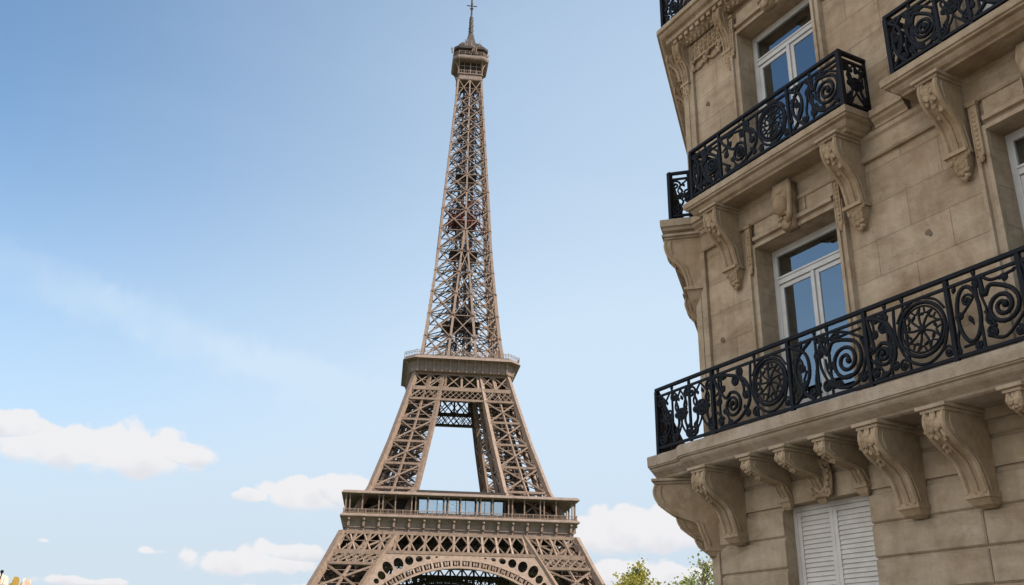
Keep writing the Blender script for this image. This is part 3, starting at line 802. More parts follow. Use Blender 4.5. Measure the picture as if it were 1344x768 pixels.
def console(name, width, reach, drop, z, foot='block', abac=True, seed=1, m=STONE_C, back=0.0, end=.26, volute=False):
    """S-profile bracket; origin at its centre line on the wall"""
    rg = random.Random(seed); b = BM(); w = width/2
    front = smoothline([(reach*.985, -.0), (reach*1.02, -.06*1), (reach*1.03, -.13*(drop/.9)**.5), (reach*.97, -.27*drop), (reach*.80, -.39*drop), (reach*.62, -.48*drop), (reach*(.17+end), -.60*drop), (reach*(.09+end), -.74*drop), (reach*(.02+end), -.90*drop), (reach*end, -1.0*drop)], 4)
    poly = [(back, 0)]+front+[(back, -drop)]
    b.prism([(p[0], p[1]) for p in poly], lambda p, x: (x, p[0], z+p[1]), -w+.012, w-.012)
    # raised rims along both edges and a centre bead on the front
    rim = [(v, zz) for v, zz in front]
    for x in (-w+.028, w-.028): b.tube([(x, v+.004, z+zz) for v, zz in rim], .030 if width > .2 else .022, 6)
    b.tube([(0, v+.002, z+zz) for v, zz in rim[9:]], .020, 5, r_end=.032)
    # volutes on both cheeks
    rv = min(.15, reach*.24)
    for sx in (-w+.008, w-.008):
        if volute:
            sp_ = spiral(reach*1.0-rv, -rv*1.02, rv, 1.3, .25, -1)
            b.tube([(sx, p[0], z+p[1]) for p in sp_], rv*.10, 5)
        lo = [(v-.05-.03*(zz > -.3*drop), zz) for v, zz in front if zz < -.02*drop]
        b.tube([(sx, v, z+zz) for v, zz in lo], .013, 5)
    o = b.put(name, m, None, smooth=False)
    d = BM(); vf = lambda zz: lerp([(-1e9, reach*.7)]+sorted([(zz_, v) for v, zz_ in front]), zz-z)
    carve(d, rg, -w*.72, w*.72, vf, z-.27*drop, z-.03, 26, .055 if width > .2 else .04)
    carve(d, rg, -w*.5, w*.5, vf, z-.48*drop, z-.27*drop, 8, .05)
    d.put('leaf_carving', m, o); d = BM()
    if foot == 'block':
        d.box(-w-.008, w+.008, back, reach*(end+.03), z-drop-.045, z-drop+.012)
        d.loft([[(-w,back,z-drop-.045),(w,back,z-drop-.045),(w,reach*(end+.005),z-drop-.045),(-w,reach*(end+.005),z-drop-.045)], [(-w*.86,back,z-drop-.11),(w*.86,back,z-drop-.11),(w*.86,reach*end*.72,z-drop-.11),(-w*.86,reach*end*.72,z-drop-.11)], [(-w*.5,back,z-drop-.14),(w*.5,back,z-drop-.14),(w*.5,reach*end*.3,z-drop-.14),(-w*.5,reach*end*.3,z-drop-.14)]])
    else:
        d.box(-w-.015, w+.015, back, reach*.43, z-drop-.03, z-drop+.015)
        for k in range(46):
            t = rg.random()**.8; zz = z-drop-.03-t*.26; ww = w*1.0*(1-t*.75); 
            d.ball((rg.uniform(-ww, ww), back+reach*.33*(1-t*.6)*rg.uniform(.75, 1.05), zz), rg.uniform(.018,.04), rg.uniform(.018,.034), rg.uniform(.025,.05), 6, 5)
        d.loft([[(-w*.9,back,z-drop-.03),(w*.9,back,z-drop-.03),(w*.9,reach*.36,z-drop-.03),(-w*.9,reach*.36,z-drop-.03)], [(-w*.62,back,z-drop-.17),(w*.62,back,z-drop-.17),(w*.62,reach*.25,z-drop-.17),(-w*.62,reach*.25,z-drop-.17)], [(-.02,back,z-drop-.3),(.02,back,z-drop-.3),(.02,.04,z-drop-.3),(-.02,.04,z-drop-.3)]])
    d.put('bracket_foot', m, o)
    if abac:
        a = BM(); a.box(-w-.015, w+.015, back, reach+.03, z, z+.035); a.box(-w-.05, w+.05, back, reach+.06, z+.035, z+.075)
        a.put('abacus', STONE, o, bevel=.008)
    return o
def setc(o, u, first, parent=bld, v=0, rz=0):
    c = o if first else copy_obj(o)
    c.parent = parent; c.location = (u, -v, 0); c.rotation_euler = (0, 0, rz); return c
Z1 = 2.60
longc = console('bracket', .27, .66, .78, Z1-.075, seed=3, end=.27)
shortc = console('bracket', .17, .66, .43, Z1-.075, seed=5, foot='block', end=.10)
first = True
for k in range(3):
    s = PITCH*k
    for u in ((-10.17, -7.26) if k == 0 else (-6.40+s-PITCH, -7.26+s)):
        setc(longc, u, first); first = False
first = True
for k in range(3):
    for u in (-9.24, -8.63, -7.98): setc(shortc, u+PITCH*k, first); first = False
Z2 = 6.40
upc = console('bracket', .27, .46, .84, Z2-.075, foot='leaf', seed=9); first = True
for k in range(3):
    for u in (-9.83, -7.50): setc(upc, u+PITCH*k+(.10 if k else 0)*(1 if u < -8 else 0), first); first = False
upc3 = console('bracket', .17, .24, .72, 9.86, foot='leaf', seed=12, abac=False); first = True
for k in range(3):
    for u in (-9.62,)+((-10.66,) if k == 0 else (-11.42,)) : setc(upc3, u+PITCH*k+(.0), first); first = False
# brackets of the canted side, seen in profile
big = console('bracket', .40, .74, .90, Z1-.075, seed=21, back=-.25, end=.09)
for j, s in enumerate((.075, 2.6, 5.2)):
    p = dg(s, 0); c = setc(big, p[0], j == 0, v=p[1], rz=R(-45))
big2 = console('bracket', .34, .42, .84, Z2-.075, seed=23, foot='leaf', back=-.2)
for j, s in enumerate((-.0, 2.6, 5.2)):
    p = dg(s, 0); setc(big2, p[0], j == 0, v=p[1], rz=R(-45))
big3 = console('bracket', .22, .26, .55, 9.86, seed=25, foot='leaf', abac=False, back=-.1)
for j, s in enumerate((.1, 1.1, 3.2, 5.4)):
    p = dg(s, 0); setc(big3, p[0], j == 0, v=p[1], rz=R(-45))

# ---- long first balcony -----------------------------------------------------
ZS = 2.93
path = [dg(6, .88), (-11.34, .66), (-10.80, .66)]
for k in range(7):
    t = k/6; path.append((-10.72+.30*t, .66+.12*(.5-.5*math.cos(math.pi*t))))
path.append((UE, .78))
prof = [(0, ZS-.012), (-.012, ZS), (-.84, ZS), (-.84, ZS-.33), (-.20, ZS-.33), (-.17, ZS-.315), (-.155, ZS-.29), (-.12, ZS-.26), (-.075, ZS-.225), (-.055, ZS-.20), (-.05, ZS-.175), (-.02, ZS-.165), (-.02, ZS-.15), (-.004, ZS-.145)]
b = BM(); b.sweep(path, prof)
bal1 = b.put('balcony', STONE_L)
# stepped moulding under the slab, on the wall
b = BM(); b.sweep([dg(9, 0), (UC, 0), (UE, 0)], [(-.1, ZS-.333), (.10, ZS-.333), (.09, ZS-.37), (.05, ZS-.40), (.045, ZS-.43), (-.1, ZS-.43)])
b.put('string_course', STONE)
# ---- wrought iron railings
def tub(b, f, pts, r, n=6, smooth_=True, r_end=None):
    b.tube([f(*p) for p in (smoothline(pts) if smooth_ else pts)], r, n, r_end=r_end)
def curl(b, f, cx, cz, r, a0, sgn, tail=None, w=.017, turns=1.6):
    s = spiral(cx, cz, r, turns, a0, sgn, .15, 20+int(r*110))
    pts = ([tail] if tail and not isinstance(tail, list) else (tail or []))
    if pts: pts = smoothline(pts+[s[0], s[2]], 5)[:-1]; s = pts+s[2:]
    b.tube([f(*p) for p in s], w, 6); b.ball(f(*s[-1]), w*1.7, w*1.5, w*1.7, 6, 5)
def leaf(b, f, x, z, ang, L=.07, w=.024):
    c = f(x, z); e = f(x+math.cos(ang)*L, z+math.sin(ang)*L)
    m_ = [tuple(Vector(c).lerp(Vector(e), t)) for t in (0, .3, .6, 1)]
    base = len(b.v)
    b.tube([m_[0], m_[1]], w*.35, 5, r_end=w); b.tube([m_[1], m_[2]], w, 5, r_end=w*.75); b.tube([m_[2], m_[3]], w*.75, 5, r_end=.004)
def medallion(b, f, cx, cz, rx, rz, petals=9):
    el = lambda k, s: (cx+rx*s*math.cos(k), cz+rz*s*math.sin(k))
    for s, w in ((1, .023), (.86, .013)): b.tube([f(*el(6.2832*k/44, s)) for k in range(44)], w, 6, closed=True)
    for k in range(petals):
        a = 6.2832*k/petals+.2
        tub(b, f, [el(a, .08), el(a+.10, .45), el(a-.05, .84)], .014, 5)
        tub(b, f, [el(a-.05, .84), el(a+.25, .62), el(a+.42, .80)], .012, 5)
        leaf(b, f, *el(a+.33, .62), a+2.4, rx*.32, .02)
    b.ball(f(cx, cz), .05, .03, .05, 8, 6)
def sscroll(b, f, cx, z0, z1, r, sgn, w):
    """an S-shaped bar curled inwards at both ends"""
    P = []; r = min(r, (z1-z0)*.28)
    for k in range(17):
        t = k/16; a = math.pi-2*math.pi*1.35*(1-t); rr = r*(.2+.8*t)
        P.append((cx+sgn*(r+rr*math.cos(a)), z1-r+rr*math.sin(a)))
    for k in range(1, 6): P.append((cx+sgn*.02*math.sin(k/6*math.pi*2), z1-r+(z0+r-z1+r)*k/6))
    for k in range(17):
        t = k/16; a = -2*math.pi*1.35*t; rr = r*(1-.8*t)
        P.append((cx+sgn*(-r+rr*math.cos(a)), z0+r+rr*math.sin(a)))
    b.tube([f(*p) for p in P], w, 6); b.ball(f(*P[0]), w*1.6, w*1.4, w*1.6, 6, 5); b.ball(f(*P[-1]), w*1.6, w*1.4, w*1.6, 6, 5)
def panel(b, f, x0, x1, z0, z1, kind, rg):
    """fills x0..x1, z0..z1 with scrollwork"""
    w, h = x1-x0, z1-z0
    q = lambda a, c: (x0+a*w, z0+c*h)
    A, B2, C3 = .0235, .0185, .0155
    if kind == 'medallion':
        r = h*.40; rx = min(r, w*.29); cx = x1-rx-.05; cz = z0+h*.55
        medallion(b, f, cx, cz, rx, r)
        # lyre bar cradling the medallion
        tub(b, f, [(cx-rx*1.12, z1), (cx-rx*1.16, cz), (cx-rx*.75, cz-r*.95), (cx, z0+.02), (cx+rx*.75, cz-r*.95), (cx+rx*1.1, cz-.02)], B2)
        curl(b, f, cx-rx*.95, z0+h*.10, h*.085, 1.2, 1, (cx-rx*.3, z0+h*.05), C3, 1.4); curl(b, f, cx+rx*.95, z0+h*.10, h*.085, 1.9, -1, (cx+rx*.3, z0+h*.05), C3, 1.4)
        lw = (cx-rx*1.2-x0)                           # room left of the medallion
        sr = min(h*.25, lw*.40); sx = x0+lw*.50; sz = z0+h*.36
        curl(b, f, sx, sz, sr, 2.4, -1, [(x0+.01, z1), (x0+lw*.10, z0+h*.80)], A, 2.1)
        tub(b, f, [(x0+lw*.06, z1-.01), (x0+lw*.42, z0+h*.93), (x0+lw*.86, z0+h*.74), (x0+lw*.95, z0+h*.34), (x0+lw*.62, z0+h*.06), (x0+lw*.15, z0+h*.02)], A)
        curl(b, f, x0+lw*.62, z0+h*.77, h*.105, 0.2, 1, (x0+lw*.90, z0+h*.62), B2, 1.6)
        curl(b, f, x0+lw*.17, z0+h*.12, h*.085, .6, 1, (x0+lw*.03, z0+h*.34), B2, 1.5)
        curl(b, f, x0+lw*.88, z0+h*.13, h*.075, 2.2, -1, (x0+lw*.98, z0+h*.36), C3, 1.4)
        curl(b, f, x0+lw*.25, z0+h*.70, h*.06, 1, -1, (x0+lw*.05, z0+h*.62), C3, 1.3)
        sscroll(b, f, x0+lw*.20, z0+h*.42, z1-.005, h*.07, 1, C3); sscroll(b, f, x0+lw*.80, z0+h*.40, z1-.005, h*.075, -1, B2)
        sscroll(b, f, x0+lw*.36, z0, z0+h*.34, h*.06, -1, C3)
        for s in (-1, 1): tub(b, f, [(cx+s*rx*.25, z1), (cx+s*rx*.72, cz+r*.92), (cx+s*rx*1.04, cz+r*.50)], C3)
        for a, c, g_ in ((.3,.88,.8),(.80,.30,-1.2),(.12,.48,1.2)): leaf(b, f, x0+lw*a, z0+h*c, g_, .10, .026)
    elif kind == 'spiral':
        sx, sz = x0+w*.74, z0+h*.47; sr = min(h*.33, w*.235)
        curl(b, f, sx, sz, sr, 1.0, -1, [q(.42, 1), q(.50, .66), q(.60, .84)], A*1.05, 2.2)
        tub(b, f, [q(.46, .98), q(.40, .74), q(.43, .40), q(.56, .12), q(.78, .04), q(.98, .20)], B2)
        tub(b, f, [q(.03, 1), q(.22, .80), q(.25, .45), q(.14, .16), q(.03, .02)], A); tub(b, f, [q(.30, 1), q(.10, .76), q(.07, .44), q(.18, .14), q(.30, 0)], A)
        sscroll(b, f, x0+w*.345, z0+h*.03, z0+h*.80, h*.095, 1, B2)
        curl(b, f, *q(.165, .58), h*.085, 1.5, 1, q(.10, .84), C3, 1.5); curl(b, f, *q(.165, .30), h*.07, 1.5, -1, q(.22, .52), C3, 1.5)
        curl(b, f, *q(.475, .15), h*.10, .3, 1, q(.60, .10), B2, 1.6); curl(b, f, *q(.63, .11), h*.075, 2.5, -1, q(.52, .34), C3, 1.5)
        curl(b, f, *q(.64, .89), h*.085, 3.2, -1, q(.96, .90), B2, 1.5); curl(b, f, *q(.93, .13), h*.085, 1.5, 1, q(.98, .42), B2, 1.5)
        tub(b, f, [q(.66, .98), q(.80, .90), q(.97, .74)], B2); sscroll(b, f, x0+w*.51, z0+h*.40, z1-.005, h*.07, -1, C3); sscroll(b, f, x0+w*.04, z0+h*.22, z0+h*.78, h*.055, 1, C3)
        tub(b, f, [q(.48, .60), (sx-sr*1.15, sz-sr*.35), (sx-sr*.5, sz-sr*1.16), (sx+sr*.6, sz-sr*1.12), (sx+sr*1.18, sz-sr*.1), (sx+sr*1.0, sz+sr*.8)], C3)
        for a, c, g_ in ((.165,.92,1.5),(.40,.90,2.0),(.97,.60,1.5)): leaf(b, f, *q(a, c), g_, .10, .026)
    elif kind == 'oval':
        cx, cz = x0+w*.24, z0+h*.54
        b.tube([f(cx+min(.13, w*.17)*math.cos(6.2832*k/26), cz+h*.40*math.sin(6.2832*k/26)) for k in range(26)], A, 6, closed=True)
        curl(b, f, cx, cz+h*.20, h*.09, 0, 1, (cx-.09, cz), C3, 1.5); leaf(b, f, cx, cz-.02, -1.2, .12, .028)
        sx, sz = x0+w*.72, z0+h*.50
        curl(b, f, sx, sz, min(h*.30, w*.24), 1.0, -1, [q(.47, 1), q(.50, .72), q(.60, .84)], A*1.05, 2.1)
        tub(b, f, [q(.50, 1), q(.64, .90), q(.95, .93)], B2); curl(b, f, *q(.80, .87), h*.06, 3, -1, q(.97, .95), C3, 1.3)
        tub(b, f, [q(.46, .16), q(.70, .08), q(.98, .32)], B2); curl(b, f, *q(.54, .19), h*.09, 1, 1, q(.47, .50), B2, 1.6)
        curl(b, f, *q(.30, .06), h*.06, 1, -1, q(.10, .10), C3, 1.3); curl(b, f, *q(.88, .10), h*.075, 1.5, -1, q(.97, .02), C3, 1.4)
        sscroll(b, f, x0+w*.47, z0+h*.30, z1-.005, h*.07, -1, C3); sscroll(b, f, x0+w*.05, z0, z0+h*.60, h*.06, 1, C3)
        for a, c, g_ in ((.06,.9,1.2),(.42,.86,1.9)): leaf(b, f, *q(a, c), g_, .10, .026)
    else:   # small dense scrolls
        n = max(1, round(w/.20))
        for i in range(n):
            a = x0+w*(i+.5)/n; s = 1 if i % 2 else -1; r = min(.10, w/n*.46)
            sscroll(b, f, a, z0+h*.46, z1-.01, r*.9, s, .0185); sscroll(b, f, a+.01, z0+.01, z0+h*.56, r*.85, -s, .0185)
            tub(b, f, [(a-s*r*1.2, z1), (a+s*r*.5, z0+h*.68), (a-s*r*1.1, z0+h*.34), (a+s*r, z0)], .0155, 5)
            curl(b, f, a+s*r*.2, z0+h*.52, r*.6, 1, s, None, .0155, 1.4)
            leaf(b, f, a-s*r*.6, z0+h*.78, 2, .09, .026); leaf(b, f, a+s*r*.6, z0+h*.2, 1, .09, .026)
def railing(parent, pts, base, top, posts, panels, rg, rail_w=.055, thin=()):
    """a run of railing from plan point A to B; posts = distances with (pos, half width); panels = (x0, x1, kind)"""
    A, B_ = Vector((*pts[0], 0)), Vector((*pts[1], 0)); d = (B_-A).normalized(); L = (B_-A).length
    f = lambda x, z: tuple(A+d*x+Vector((0, 0, z)))
    zb, z2 = base+.085, top-.125
    b = BM(); b.beam(f(-.02, top-.02), f(L+.02, top-.02), rail_w, .045); b.put('handrail', RAIL, parent, bevel=.006)
    b = BM(); b.beam(f(0, z2), f(L, z2), .034, .03); b.put('crossbar', RAIL, parent)
    b = BM(); b.beam(f(0, zb), f(L, zb), .04, .035); b.put('crossbar', RAIL, parent)
    for (x, hw) in posts:
        b = BM(); b.beam(f(x, base-.02), f(x, top-.045 if hw < .03 else top+.0), hw*2, hw*2, up=(0,1,0))
        b.put('post', RAIL, parent)
    for x in thin:
        b = BM(); b.beam(f(x, zb), f(x, top-.045), .024, .024); b.ball(f(x, z2+.06), .03, .02, .03, 8, 6); b.put('picket', RAIL, parent)
    for (x0, x1, kind) in panels:
        b = BM(); panel(b, f, x0+.02, x1-.02, zb+.015, z2-.01, kind, rg)
        b.put('scroll_panel', RAIL, parent, smooth=True)
rg = random.Random(14)
RV = .63; U0 = -11.08
pu = [-9.83, -8.37, -7.15, -6.05, -5.22, -4.05, -2.95, -1.70, -.55, .65]
posts = [(.0, .028), (-10.33-U0, .016)]+[(u-U0, .024) for u in pu]
kinds = ['medallion', 'spiral', 'medallion', 'oval', 'medallion', 'spiral', 'medallion', 'spiral', 'medallion', 'spiral', 'medallion', 'spiral']
panels = [(.02, .36, 'dense'), (.36, -10.33-U0, 'dense'), (-10.33-U0, -9.83-U0, 'dense')]+[(a-U0, c-U0, k) for a, c, k in zip(pu, pu[1:], kinds)]
thin = [.36, -9.70-U0, -8.98-U0, -7.92-U0, -7.72-U0, -6.86-U0, -6.62-U0, -5.72-U0, -4.6-U0, -3.5-U0]
railing(bal1, [(U0, RV), (UE-.03, RV)], ZS, 3.90, posts, panels, rg, thin=thin)
a0, a1 = (U0, RV), dg(5.5, .76)
Ld = math.hypot(a1[0]-a0[0], a1[1]-a0[1])
railing(bal1, [(U0-.0, RV), a1], ZS, 3.90, [(Ld*k/5, .024) for k in range(1, 6)], [(Ld*k/5+.02, Ld*(k+1)/5, 'dense') for k in range(5)], rg)

# ---- small balconies of the second floor ---------------------------------------
ZT = 6.64
def slab(parent_name, u0, u1, v1, zt):
    b = BM(); th = [(0, zt-.01), (-.01, zt), (-2, zt)]
    pr = [(0, -.012), (-.012, 0), (-.30, 0), (-.30, -.25), (-.17, -.25), (-.155, -.225), (-.115, -.205), (-.085, -.165), (-.08, -.135), (-.03, -.125), (-.025, -.10), (-.004, -.095)]
    b.sweep([(u0, -.05), (u0, v1), (u1, v1), (u1, -.05)], [(o, zt+z) for o, z in pr])
    b.box(u0+.28, u1-.28, -.02, v1-.28, zt-.245, zt-.004)
    return b.put(parent_name, STONE)
for k, (u0, u1) in enumerate([(-10.34, -7.10)]+[(-6.56+PITCH*j, -3.36+PITCH*j) for j in range(2)]):
    sl = slab('balcony', u0, u1, .55, ZT)
    a, c = u0+.16, u1-.07; wv = .47; top = 7.50
    L = c-a
    if k == 0: seg = [0, .66, 2.08, L]; kk = ['spiral', 'medallion', 'spiral']
    else: seg = [0, .68, 1.08, 2.3, L]; kk = ['spiral', 'dense', 'spiral', 'dense']
    railing(sl, [(a, wv), (c, wv)], ZT, top, [(0, .028), (L, .030)]+[(x, .02) for x in seg[1:-1]], [(p, q, t) for p, q, t in zip(seg, seg[1:], kk)], rg, thin=[.34, 1.2, 2.5])
    for uu in (a, c): railing(sl, [(uu, wv-.02), (uu, .0)], ZT, top, [(.47-.03, .018)], [(.03, .44, 'dense')], rg)
# canted side balconies (second and third floor)
def canted(zt, zrail, t1, s0, vis):
    b = BM(); p = [dg(8, t1), dg(s0, t1), dg(s0, -.12)]
    b.sweep(p, [(0, zt-.012), (-.012, zt), (-t1, zt), (-t1, zt-.34), (-.17, zt-.34), (-.16, zt-.30), (-.11, zt-.27), (-.10, zt-.20), (-.04, zt-.18), (-.035, zt-.13), (-.004, zt-.12)])
    b.prism([dg(7.9, 0), dg(s0+.1, 0), dg(s0+.1, t1-.1), dg(7.9, t1-.1)], lambda q, z: (q[0], q[1], z), zt-.335, zt-.02)
    sl = b.put('balcony', STONE)
    A = dg(s0+.10, t1-.18); B_ = dg(5.2, t1-.18); Ld = 5.2-s0-.10
    railing(sl, [A, B_], zt, zrail, [(0, .034)]+[(Ld*k/5, .024) for k in range(1, 6)], [(Ld*k/5+.02, Ld*(k+1)/5, 'dense') for k in range(5)], rg)
    E_ = dg(s0+.10, .0); railing(sl, [A, E_], zt, zrail, [(t1-.2, .02)], [(.04, t1-.2, 'dense')], rg)
canted(6.66, 7.52, .50, -.22, 0)
# entablature between the second floor balconies: moulded cornice and frieze
b = BM()
segs = [[(UC, 0), (-10.36, 0)], [(-7.08, 0), (-6.58, 0)]]+[[(-3.34, 0), (-2.84, 0)], [(.40, 0), (UE, 0)]]
for s in segs:
    b = BM(); b.sweep(s, [(-.1, ZT-.004), (.15, ZT-.004), (.16, ZT-.02), (.16, ZT-.10), (.13, ZT-.115), (.12, ZT-.15), (.075, ZT-.19), (.07, ZT-.23), (-.1, ZT-.23)])
    b.put('cornice', STONE)
b = BM()
b.sweep([dg(9, 0), (UC, 0), (UE, 0)], [(-.05, 6.40), (.065, 6.40), (.065, 6.34), (.03, 6.31), (.03, 6.12), (.05, 6.105), (.06, 6.07), (.045, 6.045), (-.05, 6.04)])
b.put('frieze_moulding', STONE)
# ---- third floor cornice with its balcony edge
ZC3 = 10.27
b = BM(); b.sweep([dg(9, 0), (UC, 0), (UE, 0)], [(-.1, ZC3), (.40, ZC3), (.41, ZC3-.02), (.41, ZC3-.09), (.37, ZC3-.10), (.36, ZC3-.14), (.33, ZC3-.18), (.27, ZC3-.20), (.26, ZC3-.27), (.18, ZC3-.285), (.175, ZC3-.36), (.10, ZC3-.40), (.09, ZC3-.44), (-.1, ZC3-.44)])
c3 = b.put('cornice', STONE)
b = BM()
for k in range(int((UE-UC-.1)/.145)): u = UC+.05+.145*k; b.box(u, u+.085, .08, .235, ZC3-.355, ZC3-.288)
b.put('dentil', STONE_C, c3)
b = BM(); rg2 = random.Random(8)
for k in range(int((UE-UC-.1)/.106)):
    u = UC+.06+.106*k; b.ball((u, .115, ZC3-.40), .035, .03, .045, 6, 5, Matrix.Rotation(.5 if k % 2 else -.5, 3, 'Y'))
b.put('leaf_moulding', STONE_C, c3)
e_a, e_b = (UC-.06, .30), dg(5, .30)
railing(c3, [(UC-.14, .28), (UE-.03, .28)], ZC3, ZC3+.86, [(0, .03)]+[(1.2*k, .022) for k in range(1, 10)], [(1.2*k+.03, 1.2*k+1.18, ('medallion', 'spiral')[k % 2]) for k in range(10)], rg)
railing(c3, [(UC-.14, .28), e_b], ZC3, ZC3+.86, [(1.0*k, .022) for k in range(1, 5)], [(1.0*k+.03, 1.0*k+.98, 'dense') for k in range(4)], rg)
# carved frieze panel and scalloped recess at the top of the corner bay
for j in range(3):
    b = BM(); du = PITCH*j
    x0, x1 = (-10.56, -9.76) if j == 0 else (-10.92+du-.5+.0, -9.80+du)
    if j: x0 = -11.36+du+.12
    b.box(x0, x1, .002, .035, 9.50, 9.83)
    for (p, q, r_, s) in ((x0, x1, 9.83, 9.86), (x0, x1, 9.47, 9.50)): b.box(p, q, .002, .055, r_, s)
    rr = random.Random(31+j); n = 7
    for i in range(n):
        a = x0+(x1-x0)*(i+.5)/n
        for c in (9.58, 9.67, 9.76):
            sp_ = spiral(a+rr.uniform(-.01,.01), c, .05, 1.4, rr.random()*6, 1 if (i+int(c*100)) % 2 else -1, .2, 12)
            b.tube([(p[0], .045, p[1]) for p in sp_], .012, 5)
    # pendants under the panel
    for t in (.1, .5, .9):
        a = x0+(x1-x0)*t
        for i in range(9): b.ball((a+rr.uniform(-.07,.07)*(1-i/10), .045, 9.47-.02*i), .03, .03, .035, 6, 5)
    cyc = []
    for i in range(25):
        t = i/24; cyc.append((x0+(x1-x0)*t, .03, 9.40-.10*abs(math.sin(t*2*math.pi))))
    b.tube(cyc, .02, 5)
    b.put('carved_frieze', STONE_C)

# ---- windows ------------------------------------------------------------------
def architrave(c, z0, z1):
    b = BM(); a, d = c-HW, c+HW
    for (s, e) in ((a, -1), (d, 1)):
        x = [(0, .055), (.05, .055), (.055, .03), (.11, .035), (.115, .075), (.16, .075), (.17, .002)]
        for (o1, v1), (o2, v2) in zip(x, x[1:]): 
            pass
        pts = [(s+e*.002, .002)]+[(s+e*max(.002, o), v) for o, v in x]
        b.prism(pts, lambda p, z: (p[0], p[1], z), z0, z1+.06)
    pts = [(0, .002), (.0, .055), (.05, .055), (.055, .03), (.09, .035), (.10, .085), (.15, .095), (.17, .07), (.18, .002)]
    b.prism(pts, lambda p, x: (x, p[1], z1+p[0]+.003), a-.0, d+.0)
    b.box(a-.0, d, .002, .03, z1+.20, z1+.39)
    for t in (.33, .67): b.box(a+(d-a)*t-.012, a+(d-a)*t+.012, .025, .05, z1+.21, z1+.38)
    o = b.put('window_surround', STONE)
    # hanging guttae strips and keystone
    for s in (-1, 1):
        g_ = BM(); u = c+s*(HW+.095); g_.box(u-.05, u+.05, .05, .084, z1-.30, z1+.37); g_.box(u-.06, u+.06, .05, .10, z1+.34, z1+.385)
        for i in range(9): g_.ball((u, .086, z1+.27-.06*i), .024, .014, .022, 6, 5)
        for q in (-.045, .045): g_.box(u+q-.006, u+q+.006, .083, .092, z1-.29, z1+.33)
        g_.ball((u, .07, z1-.33), .035, .028, .05, 8, 6)
        g_.put('pendant_strip', STONE_C, o)
    k_ = BM()
    k_.loft([[(c-.10,.01,z1-.02),(c+.10,.01,z1-.02),(c+.10,.14,z1-.0),(c-.10,.14,z1-.0)], [(c-.12,.01,z1+.18),(c+.12,.01,z1+.18),(c+.12,.15,z1+.18),(c-.12,.15,z1+.18)], [(c-.14,.01,z1+.46),(c+.14,.01,z1+.46),(c+.14,.24,z1+.46),(c-.14,.24,z1+.46)], [(c-.13,.01,z1+.66),(c+.13,.01,z1+.66),(c+.13,.22,z1+.66),(c-.13,.22,z1+.66)]])
    k_.ball((c-.02, .20, z1+.33), .125, .11, .15, 12, 8); k_.ball((c, .17, z1+.52), .12, .10, .06, 10, 6)
    k_.tube([(c+.13, .18, z1+.66), (c+.15, .20, z1+.4), (c+.11, .19, z1+.15), (c+.05, .17, z1+.06)], .04, 7)
    k_.tube([(c-.13, .18, z1+.66), (c-.15, .20, z1+.5), (c-.12, .19, z1+.25)], .03, 7)
    sp_ = spiral(c+.0, z1+.06, .085, 1.8, 1.5, -1); k_.tube([(p[0], .16, p[1]) for p in sp_], .022, 6); k_.ball((c, .15, z1+.06), .09, .05, .09, 10, 6)
    for i in range(12): k_.ball((c+rg.uniform(-.1,.1), .19, z1+rg.uniform(.1,.25)), .028, .03, .03, 6, 5)
    k_.put('keystone', STONE_C, o, smooth=True)
def window(c, z0, z1, trans, seed):
    f = BM(); a, d = c-HW, c+HW; v0, v1 = -.35, -.26
    f.box(a+.001, a+.085, v0, v1, z0, z1); f.box(d-.085, d-.001, v0, v1, z0, z1); f.box(a+.085, d-.085, v0, v1, z1-.10, z1-.001); f.box(a+.085, d-.085, v0, v1, z0, z0+.12)
    f.box(a+.085, d-.085, v0+.0, v1+.015, trans-.055, trans+.055); f.box(a+.085, d-.085, v0, v1+.03, trans+.02, trans+.05)
    o = f.put('window', WHITE, bevel=.006)
    s = BM(); x = (a+.086, c-.002), (c+.002, d-.086)
    for j, (p, q) in enumerate(x):
        s = BM(); zl, zh = z0+.125, trans-.06
        s.box(p, p+.075, v0+.015, v1-.008, zl, zh); s.box(q-.075, q, v0+.015, v1-.008, zl, zh); s.box(p+.075, q-.075, v0+.015, v1-.008, zh-.06, zh); s.box(p+.075, q-.075, v0+.015, v1-.008, zl, zl+.35)
        if j == 1: s.box(c-.045, c+.012, v1-.007, v1+.018, zl, zh)
        s.put('sash', WHITE, o, bevel=.005)
        g_ = BM(); g_.box(p+.07, q-.07, -.290, -.284, zl+.30, zh-.05); g_.put('glass_pane', GLASS, o)
    g_ = BM(); g_.box(a+.08, d-.08, -.290, -.284, trans+.05, z1-.09); g_.put('glass_pane', GLASS, o)
    rr = random.Random(seed); k_ = BM()
    for (p, q) in ((a+.10, c-.12), (c+.06, d-.02)):
        n = 26; rows = []
        for z in (z0, z1-.2): rows.append([(p+(q-p)*i/n, -.47+.045*math.sin(i*1.35+seed)+.012*rr.random(), z) for i in range(n+1)])
        base = len(k_.v); k_.v += rows[0]+rows[1]
        for i in range(n): k_.f.append((base+i, base+i+1, base+n+2+i, base+n+1+i))
    k_.put('curtain', CURT, o, smooth=True)
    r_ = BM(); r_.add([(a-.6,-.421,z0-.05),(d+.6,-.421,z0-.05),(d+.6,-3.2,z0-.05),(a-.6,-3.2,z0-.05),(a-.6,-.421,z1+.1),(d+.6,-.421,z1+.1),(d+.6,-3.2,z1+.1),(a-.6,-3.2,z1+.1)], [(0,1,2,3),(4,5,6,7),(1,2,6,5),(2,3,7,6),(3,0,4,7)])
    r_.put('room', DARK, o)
for j, c in enumerate(WC):
    window(c, 2.94, 5.66, 5.18, j); architrave(c, 2.95, 5.66)
    window(c, 6.66, 9.34, 8.84, 10+j); architrave(c, 6.66, 9.34)
    if j < 4: window(c, 10.4, 12.7, 12.2, 20+j)
